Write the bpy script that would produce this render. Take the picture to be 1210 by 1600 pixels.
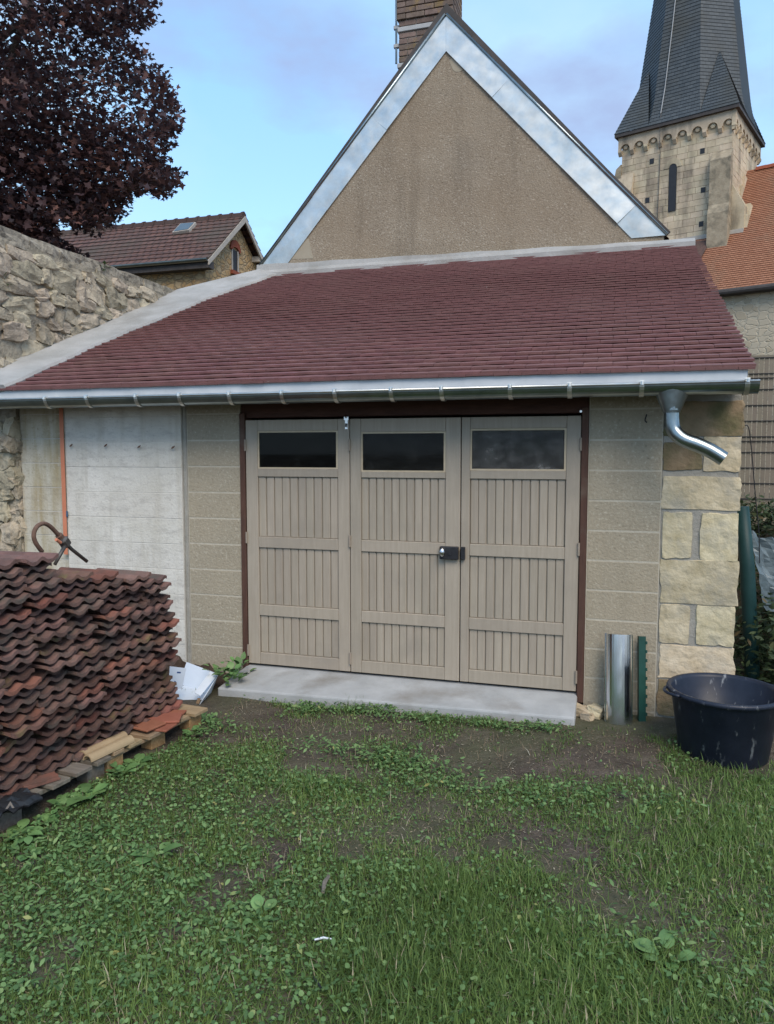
import bpy, bmesh, math, random
import numpy as np
from mathutils import Vector, Matrix, noise as mnoise
R = math.radians
random.seed(7)
rng = np.random.default_rng(11)
scene = bpy.context.scene
for o in list(bpy.data.objects):
    bpy.data.objects.remove(o)
col = scene.collection

# ------------------------------------------------------------------ camera
CAM = Vector((2.62930, -5.10244, 1.60757))
PITCH, YAW, FPX = -0.07845, -0.291472, 1179.0      # yaw < 0 : looks to the left
cd = bpy.data.cameras.new('camera')
cam = bpy.data.objects.new('camera', cd)
col.objects.link(cam)
cam.location = CAM
cam.rotation_euler = (math.pi / 2 + PITCH, 0, -YAW)
cd.sensor_fit = 'VERTICAL'
cd.sensor_height = 24
cd.lens = FPX / 1600 * 24
cd.clip_start = 0.05
cd.clip_end = 2000
scene.camera = cam

# ------------------------------------------------------------------ sky, sun, exposure
SUN_AZ, SUN_EL = R(148), R(46)                    # compass style, from +Y clockwise: behind the photographer, a little right
w = bpy.data.worlds.new('World')
scene.world = w
w.use_nodes = True
wt = w.node_tree
wt.nodes.clear()
def wn(t, **k):
    n = wt.nodes.new(t)
    for a, b in k.items():
        setattr(n, a, b)
    return n
sky = wn('ShaderNodeTexSky', sky_type='NISHITA', sun_disc=False, sun_elevation=SUN_EL, sun_rotation=SUN_AZ)
sky.air_density = 1.0
sky.dust_density = 0.6
sky.ozone_density = 1.6
tc = wn('ShaderNodeTexCoord')
mp = wn('ShaderNodeMapping')
mp.inputs['Scale'].default_value = (1.0, 1.0, 2.2)
mp.inputs['Location'].default_value = (0.35, 0.1, 0.62)
nz = wn('ShaderNodeTexNoise')
nz.inputs['Scale'].default_value = 3.4
nz.inputs['Detail'].default_value = 7
nz.inputs['Roughness'].default_value = 0.55
rp = wn('ShaderNodeValToRGB')
rp.color_ramp.elements[0].position = 0.42
rp.color_ramp.elements[1].position = 0.66
rp.color_ramp.elements[0].color = (0.0, 0.0, 0.0, 1)
rp.color_ramp.elements[1].color = (0.85, 0.85, 0.85, 1)
mx = wn('ShaderNodeMix', data_type='RGBA')
mx.inputs['B'].default_value = (1.4, 1.75, 2.75, 1)       # thin evening cloud veil
bg = wn('ShaderNodeBackground')
bg.inputs['Strength'].default_value = 0.15
wo = wn('ShaderNodeOutputWorld')
wl = wt.links.new
wl(tc.outputs['Generated'], mp.inputs['Vector'])
wl(mp.outputs['Vector'], nz.inputs['Vector'])
wl(nz.outputs['Fac'], rp.inputs['Fac'])
wl(rp.outputs['Color'], mx.inputs['Factor'])
ve = wn('ShaderNodeMix', data_type='RGBA')              # high even veil over the clear sky
ve.inputs['Factor'].default_value = 0.5
ve.inputs['B'].default_value = (1.4, 2.9, 4.6, 1)
wl(sky.outputs['Color'], ve.inputs['A'])
n2 = wn('ShaderNodeTexNoise')                           # paler streaks of thin cloud
n2.inputs['Scale'].default_value = 2.1
n2.inputs['Detail'].default_value = 6
m2 = wn('ShaderNodeMapping')
m2.inputs['Location'].default_value = (1.7, 0.4, 0.2)
m2.inputs['Scale'].default_value = (1, 1, 1.8)
r2 = wn('ShaderNodeValToRGB')
r2.color_ramp.elements[0].position = 0.40
r2.color_ramp.elements[1].position = 0.68
r2.color_ramp.elements[1].color = (0.8, 0.8, 0.8, 1)
pw = wn('ShaderNodeMix', data_type='RGBA')
pw.inputs['B'].default_value = (2.2, 3.1, 4.0, 1)
wl(tc.outputs['Generated'], m2.inputs['Vector'])
wl(m2.outputs['Vector'], n2.inputs['Vector'])
wl(n2.outputs['Fac'], r2.inputs['Fac'])
wl(r2.outputs['Color'], pw.inputs['Factor'])
wl(ve.outputs['Result'], pw.inputs['A'])
wl(pw.outputs['Result'], mx.inputs['A'])
wl(mx.outputs['Result'], bg.inputs['Color'])
wl(bg.outputs['Background'], wo.inputs['Surface'])

sd = bpy.data.lights.new('sun', 'SUN')
sd.energy = 1.5
sd.angle = R(35)
sd.color = (1.0, 0.87, 0.72)
sun = bpy.data.objects.new('sun', sd)
col.objects.link(sun)
sun.location = (8, -12, 14)
sdir = Vector((math.sin(SUN_AZ) * math.cos(SUN_EL), math.cos(SUN_AZ) * math.cos(SUN_EL), math.sin(SUN_EL)))
sun.rotation_euler = (-sdir).to_track_quat('-Z', 'Y').to_euler()
scene.view_settings.view_transform = 'Standard'
scene.view_settings.look = 'None'
scene.view_settings.exposure = 0.98
scene.view_settings.gamma = 1.0
scene.view_settings.use_curve_mapping = False
scene.render.engine = 'CYCLES'

# ------------------------------------------------------------------ pixel -> place
FW = Vector((math.sin(YAW) * math.cos(PITCH), math.cos(YAW) * math.cos(PITCH), math.sin(PITCH)))
RT = Vector((math.cos(YAW), -math.sin(YAW), 0))
UP = RT.cross(FW)
def ray(px, py):
    return FW + RT * ((px - 605) / FPX) - UP * ((py - 800) / FPX)
def P(px, py, X=None, Y=None, Z=None):
    d = ray(px, py)
    if X is not None: t = (X - CAM.x) / d.x
    elif Y is not None: t = (Y - CAM.y) / d.y
    else: t = (Z - CAM.z) / d.z
    return CAM + d * t
def Ppl(px, py, p0, n):
    d = ray(px, py)
    return CAM + d * ((Vector(p0) - CAM).dot(n) / d.dot(n))
def proj(p):
    d = Vector(p) - CAM
    z = d.dot(FW)
    return 605 + FPX * d.dot(RT) / z, 800 - FPX * d.dot(UP) / z

# ------------------------------------------------------------------ materials
def rgb(c):
    return (c[0], c[1], c[2], 1)
class NT:
    def __init__(s, name):
        s.m = bpy.data.materials.new(name)
        s.m.use_nodes = True
        s.t = s.m.node_tree
        s.b = s.t.nodes['Principled BSDF']
    def n(s, t, **k):
        x = s.t.nodes.new(t)
        for a, b in k.items():
            setattr(x, a, b)
        return x
    def l(s, a, b):
        s.t.links.new(a, b)
    def coords(s, kind, stretch=(1, 1, 1)):
        if kind == 'pos':
            v = s.n('ShaderNodeNewGeometry').outputs['Position']
        else:
            v = s.n('ShaderNodeTexCoord').outputs[{'obj': 'Object', 'uv': 'UV', 'gen': 'Generated'}[kind]]
        mp = s.n('ShaderNodeMapping')
        mp.inputs['Scale'].default_value = stretch
        s.l(v, mp.inputs['Vector'])
        return mp.outputs['Vector']
    def noise(s, vec, scale, detail=6, rough=0.6):
        x = s.n('ShaderNodeTexNoise')
        x.inputs['Scale'].default_value = scale
        x.inputs['Detail'].default_value = detail
        x.inputs['Roughness'].default_value = rough
        s.l(vec, x.inputs['Vector'])
        return x.outputs['Fac']
    def ramp(s, fac, stops):
        r = s.n('ShaderNodeValToRGB')
        e = r.color_ramp.elements
        while len(e) < len(stops):
            e.new(0.5)
        for k, (p, c) in enumerate(stops):
            e[k].position = p
            e[k].color = rgb(c) if not isinstance(c, (int, float)) else (c, c, c, 1)
        s.l(fac, r.inputs['Fac'])
        return r.outputs['Color']
    def mix(s, fac, a, b, mode='MIX'):
        x = s.n('ShaderNodeMix', data_type='RGBA', blend_type=mode)
        for sock, v in (('Factor', fac), ('A', a), ('B', b)):
            if hasattr(v, 'is_linked'):
                s.l(v, x.inputs[sock])
            elif isinstance(v, (int, float)):
                x.inputs[sock].default_value = v
            else:
                x.inputs[sock].default_value = rgb(v)
        return x.outputs['Result']
    def bump(s, h, strength, dist=0.01, prev=None):
        x = s.n('ShaderNodeBump')
        x.inputs['Strength'].default_value = strength
        x.inputs['Distance'].default_value = dist
        s.l(h, x.inputs['Height'])
        if prev is not None:
            s.l(prev, x.inputs['Normal'])
        return x.outputs['Normal']
    def rnd(s, color, val=0.2, hue=0.01):
        oi = s.n('ShaderNodeObjectInfo')
        h = s.n('ShaderNodeHueSaturation')
        mr = s.n('ShaderNodeMapRange')
        mr.inputs['To Min'].default_value = 1 - val
        mr.inputs['To Max'].default_value = 1 + val
        s.l(oi.outputs['Random'], mr.inputs['Value'])
        m2 = s.n('ShaderNodeMath', operation='MULTIPLY')
        s.l(oi.outputs['Random'], m2.inputs[0])
        m2.inputs[1].default_value = 7.31
        fr = s.n('ShaderNodeMath', operation='FRACT')
        s.l(m2.outputs[0], fr.inputs[0])
        mh = s.n('ShaderNodeMapRange')
        mh.inputs['To Min'].default_value = 0.5 - hue
        mh.inputs['To Max'].default_value = 0.5 + hue
        s.l(fr.outputs[0], mh.inputs['Value'])
        s.l(mr.outputs['Result'], h.inputs['Value'])
        s.l(mh.outputs['Result'], h.inputs['Hue'])
        s.l(color, h.inputs['Color'])
        return h.outputs['Color']
    def done(s, color=None, normal=None, rough=0.8, metal=0.0, spec=0.3):
        if color is not None:
            if hasattr(color, 'is_linked'): s.l(color, s.b.inputs['Base Color'])
            else: s.b.inputs['Base Color'].default_value = rgb(color)
        if normal is not None: s.l(normal, s.b.inputs['Normal'])
        if hasattr(rough, 'is_linked'): s.l(rough, s.b.inputs['Roughness'])
        else: s.b.inputs['Roughness'].default_value = rough
        s.b.inputs['Metallic'].default_value = metal
        s.b.inputs['Specular IOR Level'].default_value = spec
        return s.m
def mat(name, c1, c2, scale=8, rough=0.85, bump=0.3, bscale=60, bdist=0.01, metal=0, c3=None, c3scale=1.5, c3r=(0.5, 0.7),
        rnd=0, hue=0.01, co='pos', stretch=(1, 1, 1), spec=0.3, c3st=(1, 1, 1)):
    t = NT(name)
    v = t.coords(co, stretch)
    c = t.ramp(t.noise(v, scale), [(0.3, c1), (0.7, c2)])
    if c3 is not None:
        v3 = t.coords(co, c3st)
        c = t.mix(t.ramp(t.noise(v3, c3scale), [(c3r[0], 0), (c3r[1], 1)]), c, c3)
    if rnd:
        c = t.rnd(c, rnd, hue)
    nrm = t.bump(t.noise(v, bscale, 5), bump, bdist) if bump else None
    return t.done(c, nrm, rough, metal, spec)
def brickmat(name, c1, c2, mortar, bw, rh, ms=0.01, rough=0.85, stain=None, bump=0.6, sc=1.2, dist=0.01):
    t = NT(name)
    v = t.coords('uv')
    b = t.n('ShaderNodeTexBrick')
    b.inputs['Scale'].default_value = 1
    b.inputs['Brick Width'].default_value = bw
    b.inputs['Row Height'].default_value = rh
    b.inputs['Mortar Size'].default_value = ms
    b.inputs['Color1'].default_value = rgb(c1)
    b.inputs['Color2'].default_value = rgb(c2)
    b.inputs['Mortar'].default_value = rgb(mortar)
    t.l(v, b.inputs['Vector'])
    c = b.outputs['Color']
    pv = t.coords('pos')
    c = t.mix(t.ramp(t.noise(pv, 9), [(0.3, 0.0), (0.75, 0.35)]), c, (c1[0] * 0.5, c1[1] * 0.5, c1[2] * 0.5))
    if stain is not None:
        c = t.mix(t.ramp(t.noise(pv, sc), [(0.48, 0), (0.7, 0.8)]), c, stain)
    nrm = t.bump(b.outputs['Fac'], -bump, dist)
    nrm = t.bump(t.noise(pv, 30), 0.3, dist, nrm)
    return t.done(c, nrm, rough)
def rubblemat(name, c1, c2, c3, mortar, scale=4.0, rough=0.9, edge=(0.02, 0.09)):
    t = NT(name)
    v = t.coords('pos', (1, 1, 1.5))
    d = t.n('ShaderNodeTexNoise')
    d.inputs['Scale'].default_value = 3
    t.l(v, d.inputs['Vector'])
    va = t.n('ShaderNodeVectorMath', operation='MULTIPLY_ADD')
    t.l(d.outputs['Color'], va.inputs[0])
    va.inputs[1].default_value = (0.25, 0.25, 0.25)
    t.l(v, va.inputs[2])
    vo = t.n('ShaderNodeTexVoronoi')
    vo.inputs['Scale'].default_value = scale
    ve = t.n('ShaderNodeTexVoronoi', feature='DISTANCE_TO_EDGE')
    ve.inputs['Scale'].default_value = scale
    t.l(va.outputs[0], vo.inputs['Vector'])
    t.l(va.outputs[0], ve.inputs['Vector'])
    cs = t.n('ShaderNodeSeparateColor')
    t.l(vo.outputs['Color'], cs.inputs[0])
    c = t.ramp(cs.outputs[0], [(0.1, c1), (0.55, c2), (0.95, c3)])
    c = t.mix(t.ramp(t.noise(v, 22), [(0.3, 0.0), (0.8, 0.5)]), c, mortar)
    e = t.ramp(ve.outputs['Distance'], [(edge[0], 0), (edge[1], 1)])
    c = t.mix(e, mortar, c)
    nrm = t.bump(e, 0.7, 0.03)
    nrm = t.bump(t.noise(v, 30), 0.4, 0.01, nrm)
    return t.done(c, nrm, rough)

M = {}
M['zinc'] = (lambda t: t.done(t.ramp(t.noise(t.coords('pos'), 5), [(0.3, (0.50, 0.50, 0.47)), (0.7, (0.72, 0.71, 0.66))]),
    t.bump(t.noise(t.coords('pos'), 2.4, 2), 0.12, 0.06), t.ramp(t.noise(t.coords('pos'), 7), [(0.3, 0.30), (0.7, 0.50)]), 1.0))(NT('zinc'))
M['zinc_gutter'] = (lambda t: t.done(t.ramp(t.noise(t.coords('pos'), 6), [(0.3, (0.21, 0.25, 0.26)), (0.7, (0.33, 0.375, 0.38))]),
    t.bump(t.noise(t.coords('pos'), 8, 3), 0.1, 0.02), 0.28, 1.0))(NT('zinc_gutter'))
M['zinc_new'] = (lambda t: t.done((0.72, 0.75, 0.78), t.bump(t.noise(t.coords('pos', (1, 1, 0.2)), 9, 2), 0.2, 0.02), 0.17, 1.0))(NT('zinc_new'))
M['apron'] = mat('pale_apron', (0.46, 0.49, 0.51), (0.56, 0.59, 0.61), 5, 0.45, 0.1, 20)
def tilemat():
    t = NT('plum_clay_tile')
    v = t.coords('pos')
    c = t.ramp(t.noise(v, 14), [(0.3, (0.142, 0.066, 0.063)), (0.7, (0.198, 0.092, 0.086))])
    c = t.mix(t.ramp(t.noise(v, 1.8), [(0.45, 0), (0.8, 0.7)]), c, (0.19, 0.105, 0.092))
    c = t.mix(t.ramp(t.noise(v, 26, 3, 0.7), [(0.70, 0), (0.76, 0.55)]), c, (0.36, 0.30, 0.27))
    c = t.rnd(c, 0.10, 0.006)
    return t.done(c, t.bump(t.noise(v, 120), 0.35, 0.004), 0.62, 0, 0.35)
M['tile'] = tilemat()
M['cement'] = mat('grey_cement', (0.29, 0.29, 0.275), (0.39, 0.385, 0.37), 4, 0.85, 0.4, 40, 0.01, c3=(0.25, 0.24, 0.22), c3scale=1.7)
def pebbledash(name, c1, c2, light, dark, patch, bd=0.012):
    t = NT(name)
    v = t.coords('pos')
    c = t.ramp(t.noise(v, 1.6), [(0.3, c1), (0.7, c2)])
    sp = t.noise(v, 48, 3, 0.6)
    c = t.mix(t.ramp(sp, [(0.56, 0), (0.72, 0.75)]), c, light)
    c = t.mix(t.ramp(sp, [(0.28, 0.7), (0.42, 0)]), c, dark)
    c = t.mix(t.ramp(t.noise(v, 0.9), [(0.55, 0), (0.75, 0.5)]), c, patch)
    c = t.mix(t.ramp(t.noise(v, 0.75, 5), [(0.42, 0), (0.62, 0.4)]), c, (c1[0] * 1.14, c1[1] * 1.08, c1[2] * 1.0))
    c = t.mix(t.ramp(t.noise(t.coords('pos', (4, 1, 0.5)), 1.1, 6), [(0.55, 0), (0.75, 0.35)]), c, dark)
    return t.done(c, t.bump(t.noise(v, 60, 3), 0.9, bd), 0.95)
M['render'] = pebbledash('pebbledash', (0.235, 0.19, 0.138), (0.30, 0.25, 0.185), (0.50, 0.45, 0.37), (0.09, 0.07, 0.05), (0.225, 0.20, 0.16))
M['patch'] = mat('smooth_patch', (0.31, 0.27, 0.20), (0.35, 0.31, 0.24), 5, 0.9, 0.15, 40)
M['block'] = pebbledash('concrete_block', (0.300, 0.262, 0.195), (0.370, 0.325, 0.245), (0.50, 0.46, 0.37), (0.19, 0.165, 0.12), (0.25, 0.22, 0.17), 0.006)
M['block_joint'] = mat('block_joint', (0.40, 0.36, 0.285), (0.47, 0.43, 0.345), 12, 0.92, 0.4, 60)
def limewash(name, c1, c2, stain, st_r, drip):
    t = NT(name)
    v = t.coords('pos')
    c = t.ramp(t.noise(v, 3.2), [(0.3, c1), (0.7, c2)])
    c = t.mix(t.ramp(t.noise(t.coords('pos', (7, 1, 0.7)), 1.4, 7), [(st_r[0], 0), (st_r[1], 0.85)]), c, stain)
    c = t.mix(t.ramp(t.noise(v, 55, 2), [(0.60, 0), (0.72, 0.6)]), c, drip)
    c = t.mix(t.ramp(t.noise(v, 1.1, 4), [(0.5, 0), (0.7, 0.45)]), c, stain)
    c = t.mix(t.ramp(t.noise(t.coords('pos', (1, 1, 2.5)), 7, 8, 0.75), [(0.50, 0), (0.66, 0.55)]), c, drip)
    c = t.mix(t.ramp(t.noise(v, 24, 4, 0.8), [(0.6, 0), (0.72, 0.5)]), c, (0.62, 0.6, 0.55))
    c = t.rnd(c, 0.05, 0.004)
    return t.done(c, t.bump(t.noise(v, 50, 5), 0.6, 0.008), 0.93)
M['lime'] = limewash('limewashed_block', (0.53, 0.51, 0.45), (0.66, 0.64, 0.585), (0.45, 0.42, 0.35), (0.5, 0.75), (0.35, 0.33, 0.30))
M['lime_old'] = limewash('stained_limewash', (0.47, 0.44, 0.35), (0.57, 0.54, 0.45), (0.33, 0.26, 0.13), (0.42, 0.68), (0.28, 0.24, 0.17))
M['lime_joint'] = mat('limewashed_joint', (0.50, 0.48, 0.43), (0.60, 0.58, 0.53), 9, 0.93, 0.4, 60)
M['quoin'] = mat('limestone', (0.40, 0.33, 0.205), (0.60, 0.52, 0.37), 9, 0.9, 0.6, 16, 0.025, c3=(0.36, 0.33, 0.26), c3scale=5, c3r=(0.5, 0.7), rnd=0.14, hue=0.012)
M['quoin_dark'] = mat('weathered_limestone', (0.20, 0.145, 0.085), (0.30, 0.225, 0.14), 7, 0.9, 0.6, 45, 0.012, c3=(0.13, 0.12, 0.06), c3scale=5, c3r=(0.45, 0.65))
M['mortar'] = mat('grey_mortar', (0.255, 0.245, 0.215), (0.345, 0.33, 0.29), 9, 0.95, 0.6, 50, 0.012)
M['fieldstone'] = mat('fieldstone', (0.30, 0.255, 0.185), (0.50, 0.435, 0.325), 9, 0.95, 0.9, 28, 0.02, c3=(0.16, 0.145, 0.115), c3scale=11, c3r=(0.54, 0.70), rnd=0.2, hue=0.014)
M['fieldmortar'] = mat('wall_mortar', (0.26, 0.23, 0.175), (0.42, 0.37, 0.285), 10, 0.95, 0.9, 25, 0.03, c3=(0.15, 0.135, 0.105), c3scale=6, c3r=(0.5, 0.7))
M['coping'] = mat('wall_coping', (0.23, 0.205, 0.16), (0.40, 0.36, 0.285), 12, 0.95, 0.8, 30, 0.02, c3=(0.12, 0.108, 0.088), c3scale=14, c3r=(0.5, 0.65))
M['paint'] = mat('taupe_paint', (0.310, 0.266, 0.208), (0.372, 0.322, 0.256), 9, 0.55, 0.3, 60, 0.004, stretch=(5, 5, 0.35), rnd=0.06, hue=0.003,
                 c3=(0.30, 0.262, 0.21), c3scale=2.5, spec=0.35)
M['paint_back'] = mat('taupe_groove', (0.31, 0.27, 0.21), (0.34, 0.295, 0.235), 6, 0.7, 0)
M['trim'] = mat('cream_putty', (0.46, 0.38, 0.26), (0.55, 0.46, 0.33), 20, 0.7, 0.2)
M['jamb'] = mat('redbrown_timber', (0.060, 0.030, 0.022), (0.10, 0.050, 0.034), 8, 0.7, 0.3, 60, stretch=(4, 4, 0.6), c3=(0.15, 0.12, 0.09), c3scale=2, c3r=(0.55, 0.75))
M['beam'] = mat('dark_beam', (0.055, 0.026, 0.02), (0.09, 0.042, 0.03), 8, 0.75, 0.3, 60, stretch=(0.6, 4, 4))
M['black'] = mat('black_enamel', (0.018, 0.019, 0.022), (0.03, 0.03, 0.034), 20, 0.4, 0.1)
M['steel'] = mat('bright_steel', (0.6, 0.6, 0.6), (0.7, 0.7, 0.7), 20, 0.25, 0, metal=1)
M['hinge'] = mat('painted_hinge', (0.24, 0.20, 0.155), (0.30, 0.25, 0.2), 20, 0.55, 0)
def glassmat(name, dust, rough):
    t = NT(name)
    v = t.coords('pos')
    f = t.n('ShaderNodeFresnel')
    f.inputs['IOR'].default_value = 1.22
    gl = t.n('ShaderNodeBsdfGlossy')
    gl.inputs['Roughness'].default_value = rough
    tr = t.n('ShaderNodeBsdfTransparent')
    tr.inputs['Color'].default_value = (0.42, 0.47, 0.48, 1)
    df = t.n('ShaderNodeBsdfDiffuse')
    df.inputs['Color'].default_value = (0.36, 0.35, 0.33, 1)
    m1 = t.n('ShaderNodeMixShader')
    m2 = t.n('ShaderNodeMixShader')
    t.l(f.outputs[0], m1.inputs[0])
    t.l(tr.outputs[0], m1.inputs[1])
    t.l(gl.outputs[0], m1.inputs[2])
    t.l(t.ramp(t.noise(t.coords('pos', (1, 1, 1.6)), 9, 8, 0.65), [(0.45, dust * 0.5), (0.62, dust), (0.78, min(1, dust * 3.2))]), m2.inputs[0])
    t.l(m1.outputs[0], m2.inputs[1])
    t.l(df.outputs[0], m2.inputs[2])
    t.l(m2.outputs[0], t.t.nodes['Material Output'].inputs['Surface'])
    return t.m
M['glass_a'] = glassmat('clear_garage_glass', 0.02, 0.03)
M['glass_b'] = glassmat('smeared_garage_glass', 0.05, 0.05)
M['glass_c'] = glassmat('dusty_garage_glass', 0.22, 0.15)
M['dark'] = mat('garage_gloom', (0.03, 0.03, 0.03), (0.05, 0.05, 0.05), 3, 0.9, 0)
M['slab'] = mat('concrete_apron', (0.30, 0.31, 0.31), (0.41, 0.42, 0.42), 5, 0.9, 0.35, 70, 0.006, c3=(0.24, 0.23, 0.21), c3scale=2.1, c3r=(0.52, 0.72))
M['orange'] = mat('orange_strap', (0.50, 0.175, 0.095), (0.58, 0.22, 0.125), 5, 0.6, 0.1)
M['rust'] = mat('rusty_iron', (0.10, 0.058, 0.04), (0.17, 0.10, 0.072), 30, 0.75, 0.4, 120, 0.003)
M['iron'] = mat('grey_iron', (0.07, 0.065, 0.06), (0.13, 0.12, 0.11), 30, 0.5, 0.3, 100, 0.003, metal=0.5)
M['blue'] = mat('blue_plastic', (0.03, 0.09, 0.16), (0.04, 0.11, 0.19), 10, 0.5, 0)
M['oldtile'] = mat('old_clay_tile', (0.105, 0.062, 0.053), (0.185, 0.105, 0.086), 11, 0.88, 0.7, 70, 0.006, c3=(0.085, 0.072, 0.060), c3scale=7, c3r=(0.48, 0.7), rnd=0.36, hue=0.006)
M['oldtile_red'] = mat('red_clay_tile', (0.155, 0.066, 0.050), (0.235, 0.098, 0.070), 10, 0.88, 0.7, 70, 0.006, c3=(0.12, 0.075, 0.06), c3scale=7, c3r=(0.45, 0.7), rnd=0.22, hue=0.006)
M['oldtile_moss'] = mat('mossy_clay_tile', (0.11, 0.063, 0.05), (0.18, 0.098, 0.075), 10, 0.92, 0.7, 70, 0.006, c3=(0.15, 0.115, 0.055), c3scale=9, c3r=(0.54, 0.68), rnd=0.22, hue=0.006)
M['flat_tile'] = mat('flat_red_tile', (0.25, 0.085, 0.055), (0.32, 0.115, 0.075), 12, 0.8, 0.4, 80, 0.004, rnd=0.15)
M['tan_tube'] = mat('tan_clay', (0.33, 0.24, 0.14), (0.40, 0.30, 0.18), 8, 0.7, 0.2, 50, 0.004)
M['greywood'] = mat('weathered_board', (0.115, 0.098, 0.078), (0.21, 0.185, 0.15), 9, 0.9, 0.5, 70, 0.005, stretch=(0.6, 5, 5), rnd=0.2, hue=0.01)
M['freshwood'] = mat('pale_board', (0.27, 0.19, 0.11), (0.38, 0.28, 0.17), 8, 0.85, 0.4, 70, 0.005, stretch=(0.6, 5, 5), rnd=0.15, hue=0.01, c3=(0.2, 0.17, 0.13), c3scale=3)
M['chip'] = mat('chipboard_block', (0.28, 0.16, 0.07), (0.42, 0.27, 0.13), 60, 0.9, 0.5, 100, 0.005)
M['carton'] = mat('white_carton', (0.62, 0.67, 0.73), (0.70, 0.75, 0.80), 3, 0.7, 0.1, 10)
M['ink'] = mat('blue_print', (0.02, 0.05, 0.16), (0.04, 0.09, 0.24), 9, 0.7, 0)
M['brown_card'] = mat('brown_carton', (0.25, 0.17, 0.10), (0.30, 0.2, 0.12), 9, 0.85, 0)
M['plastic_black'] = mat('black_plastic_sheet', (0.012, 0.013, 0.015), (0.03, 0.032, 0.035), 10, 0.3, 0.3, 20)
M['tub'] = mat('dark_tub_plastic', (0.012, 0.017, 0.030), (0.022, 0.028, 0.045), 10, 0.42, 0.15, 40, 0.003, c3=(0.20, 0.21, 0.22), c3scale=22, c3r=(0.61, 0.70), c3st=(1, 1, 0.35))
M['green_post'] = mat('green_enamel', (0.008, 0.045, 0.034), (0.013, 0.065, 0.05), 12, 0.45, 0.1)
M['tarp'] = mat('crumpled_tarp', (0.07, 0.10, 0.11), (0.16, 0.20, 0.22), 5, 0.32, 0.4, 16, 0.02)
M['tarp_dark'] = mat('dark_green_tube', (0.008, 0.035, 0.035), (0.015, 0.05, 0.05), 8, 0.5, 0.1)
M['slat'] = mat('taupe_slat', (0.165, 0.142, 0.110), (0.205, 0.178, 0.140), 4, 0.7, 0.2, 60, rnd=0.07)
M['wire'] = mat('dark_wire', (0.03, 0.03, 0.03), (0.04, 0.04, 0.04), 4, 0.6, 0)
M['slate'] = brickmat('spire_slate', (0.058, 0.070, 0.078), (0.085, 0.098, 0.105), (0.042, 0.05, 0.056), 0.26, 0.17, 0.012, 0.6, (0.062, 0.062, 0.052), 0.25, 0.45, 0.02)
M['nave_tile'] = brickmat('orange_plain_tile', (0.31, 0.135, 0.075), (0.38, 0.18, 0.105), (0.21, 0.095, 0.055), 0.17, 0.14, 0.012, 0.85, (0.20, 0.15, 0.10), 0.5, 0.35, 0.02)
M['house_tile'] = brickmat('brown_interlocking_tile', (0.115, 0.064, 0.055), (0.165, 0.088, 0.070), (0.060, 0.038, 0.033), 0.24, 0.34, 0.03, 0.85, (0.085, 0.07, 0.055), 0.8, 0.5, 0.03)
M['gable_tile'] = brickmat('gable_roof_tile', (0.15, 0.07, 0.05), (0.2, 0.09, 0.06), (0.05, 0.03, 0.02), 0.18, 0.11, 0.012)
M['ashlar'] = mat('church_limestone', (0.46, 0.375, 0.255), (0.60, 0.50, 0.36), 1.6, 0.92, 0.5, 8, 0.03, c3=(0.25, 0.21, 0.155), c3scale=0.7, c3r=(0.46, 0.66), rnd=0.12, hue=0.008, c3st=(2.2, 2.2, 0.6))
M['ashlar_dark'] = mat('weathered_church_stone', (0.24, 0.195, 0.135), (0.38, 0.315, 0.225), 3.4, 0.95, 0.7, 9, 0.03, c3=(0.15, 0.13, 0.095), c3scale=1.9, c3r=(0.48, 0.66), rnd=0.1)
M['ashlar_joint'] = mat('church_mortar', (0.36, 0.295, 0.20), (0.45, 0.375, 0.26), 4, 0.95, 0.3, 20)
M['slot'] = mat('unlit_opening', (0.02, 0.022, 0.026), (0.03, 0.032, 0.036), 4, 0.5, 0)
M['ochre'] = rubblemat('ochre_rubble', (0.42, 0.25, 0.11), (0.56, 0.37, 0.17), (0.50, 0.38, 0.23), (0.33, 0.24, 0.14), 3.9, 0.9, (0.03, 0.16))
M['nave_rubble'] = rubblemat('nave_rubble', (0.36, 0.30, 0.21), (0.48, 0.41, 0.30), (0.42, 0.37, 0.28), (0.46, 0.41, 0.31), 2.6)
M['brick'] = mat('chimney_brick', (0.125, 0.093, 0.077), (0.20, 0.150, 0.124), 14, 0.9, 0.6, 60, 0.008, rnd=0.22, hue=0.012, c3=(0.30, 0.20, 0.06), c3scale=4, c3r=(0.58, 0.72))
M['redbrick'] = mat('red_arch_brick', (0.22, 0.06, 0.035), (0.3, 0.09, 0.05), 9, 0.9, 0.3)
M['greywhite'] = mat('grey_render', (0.33, 0.34, 0.34), (0.42, 0.43, 0.43), 5, 0.9, 0.3)
M['fascia'] = mat('dark_fascia', (0.05, 0.045, 0.042), (0.08, 0.07, 0.065), 5, 0.7, 0.1)
M['whitewood'] = mat('bleached_timber', (0.36, 0.33, 0.29), (0.46, 0.43, 0.38), 5, 0.85, 0.2)
M['pane'] = mat('sky_pane', (0.04, 0.05, 0.055), (0.06, 0.07, 0.075), 3, 0.05, 0, spec=0.9)
M['bark'] = mat('dark_bark', (0.035, 0.028, 0.023), (0.07, 0.055, 0.045), 10, 0.95, 0.8, 20, 0.03)
def leafmat(name, stops, rough=0.55, trans=0.25, spec=0.3):
    t = NT(name)
    a = t.n('ShaderNodeAttribute', attribute_name='rnd')
    c = t.ramp(a.outputs['Fac'], stops)
    t.done(c, None, rough, 0, spec)
    tl = t.n('ShaderNodeBsdfTranslucent')
    t.l(c, tl.inputs['Color'])
    ms = t.n('ShaderNodeMixShader')
    ms.inputs[0].default_value = trans
    t.l(t.b.outputs[0], ms.inputs[1])
    t.l(tl.outputs[0], ms.inputs[2])
    t.l(ms.outputs[0], t.t.nodes['Material Output'].inputs['Surface'])
    return t.m
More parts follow.
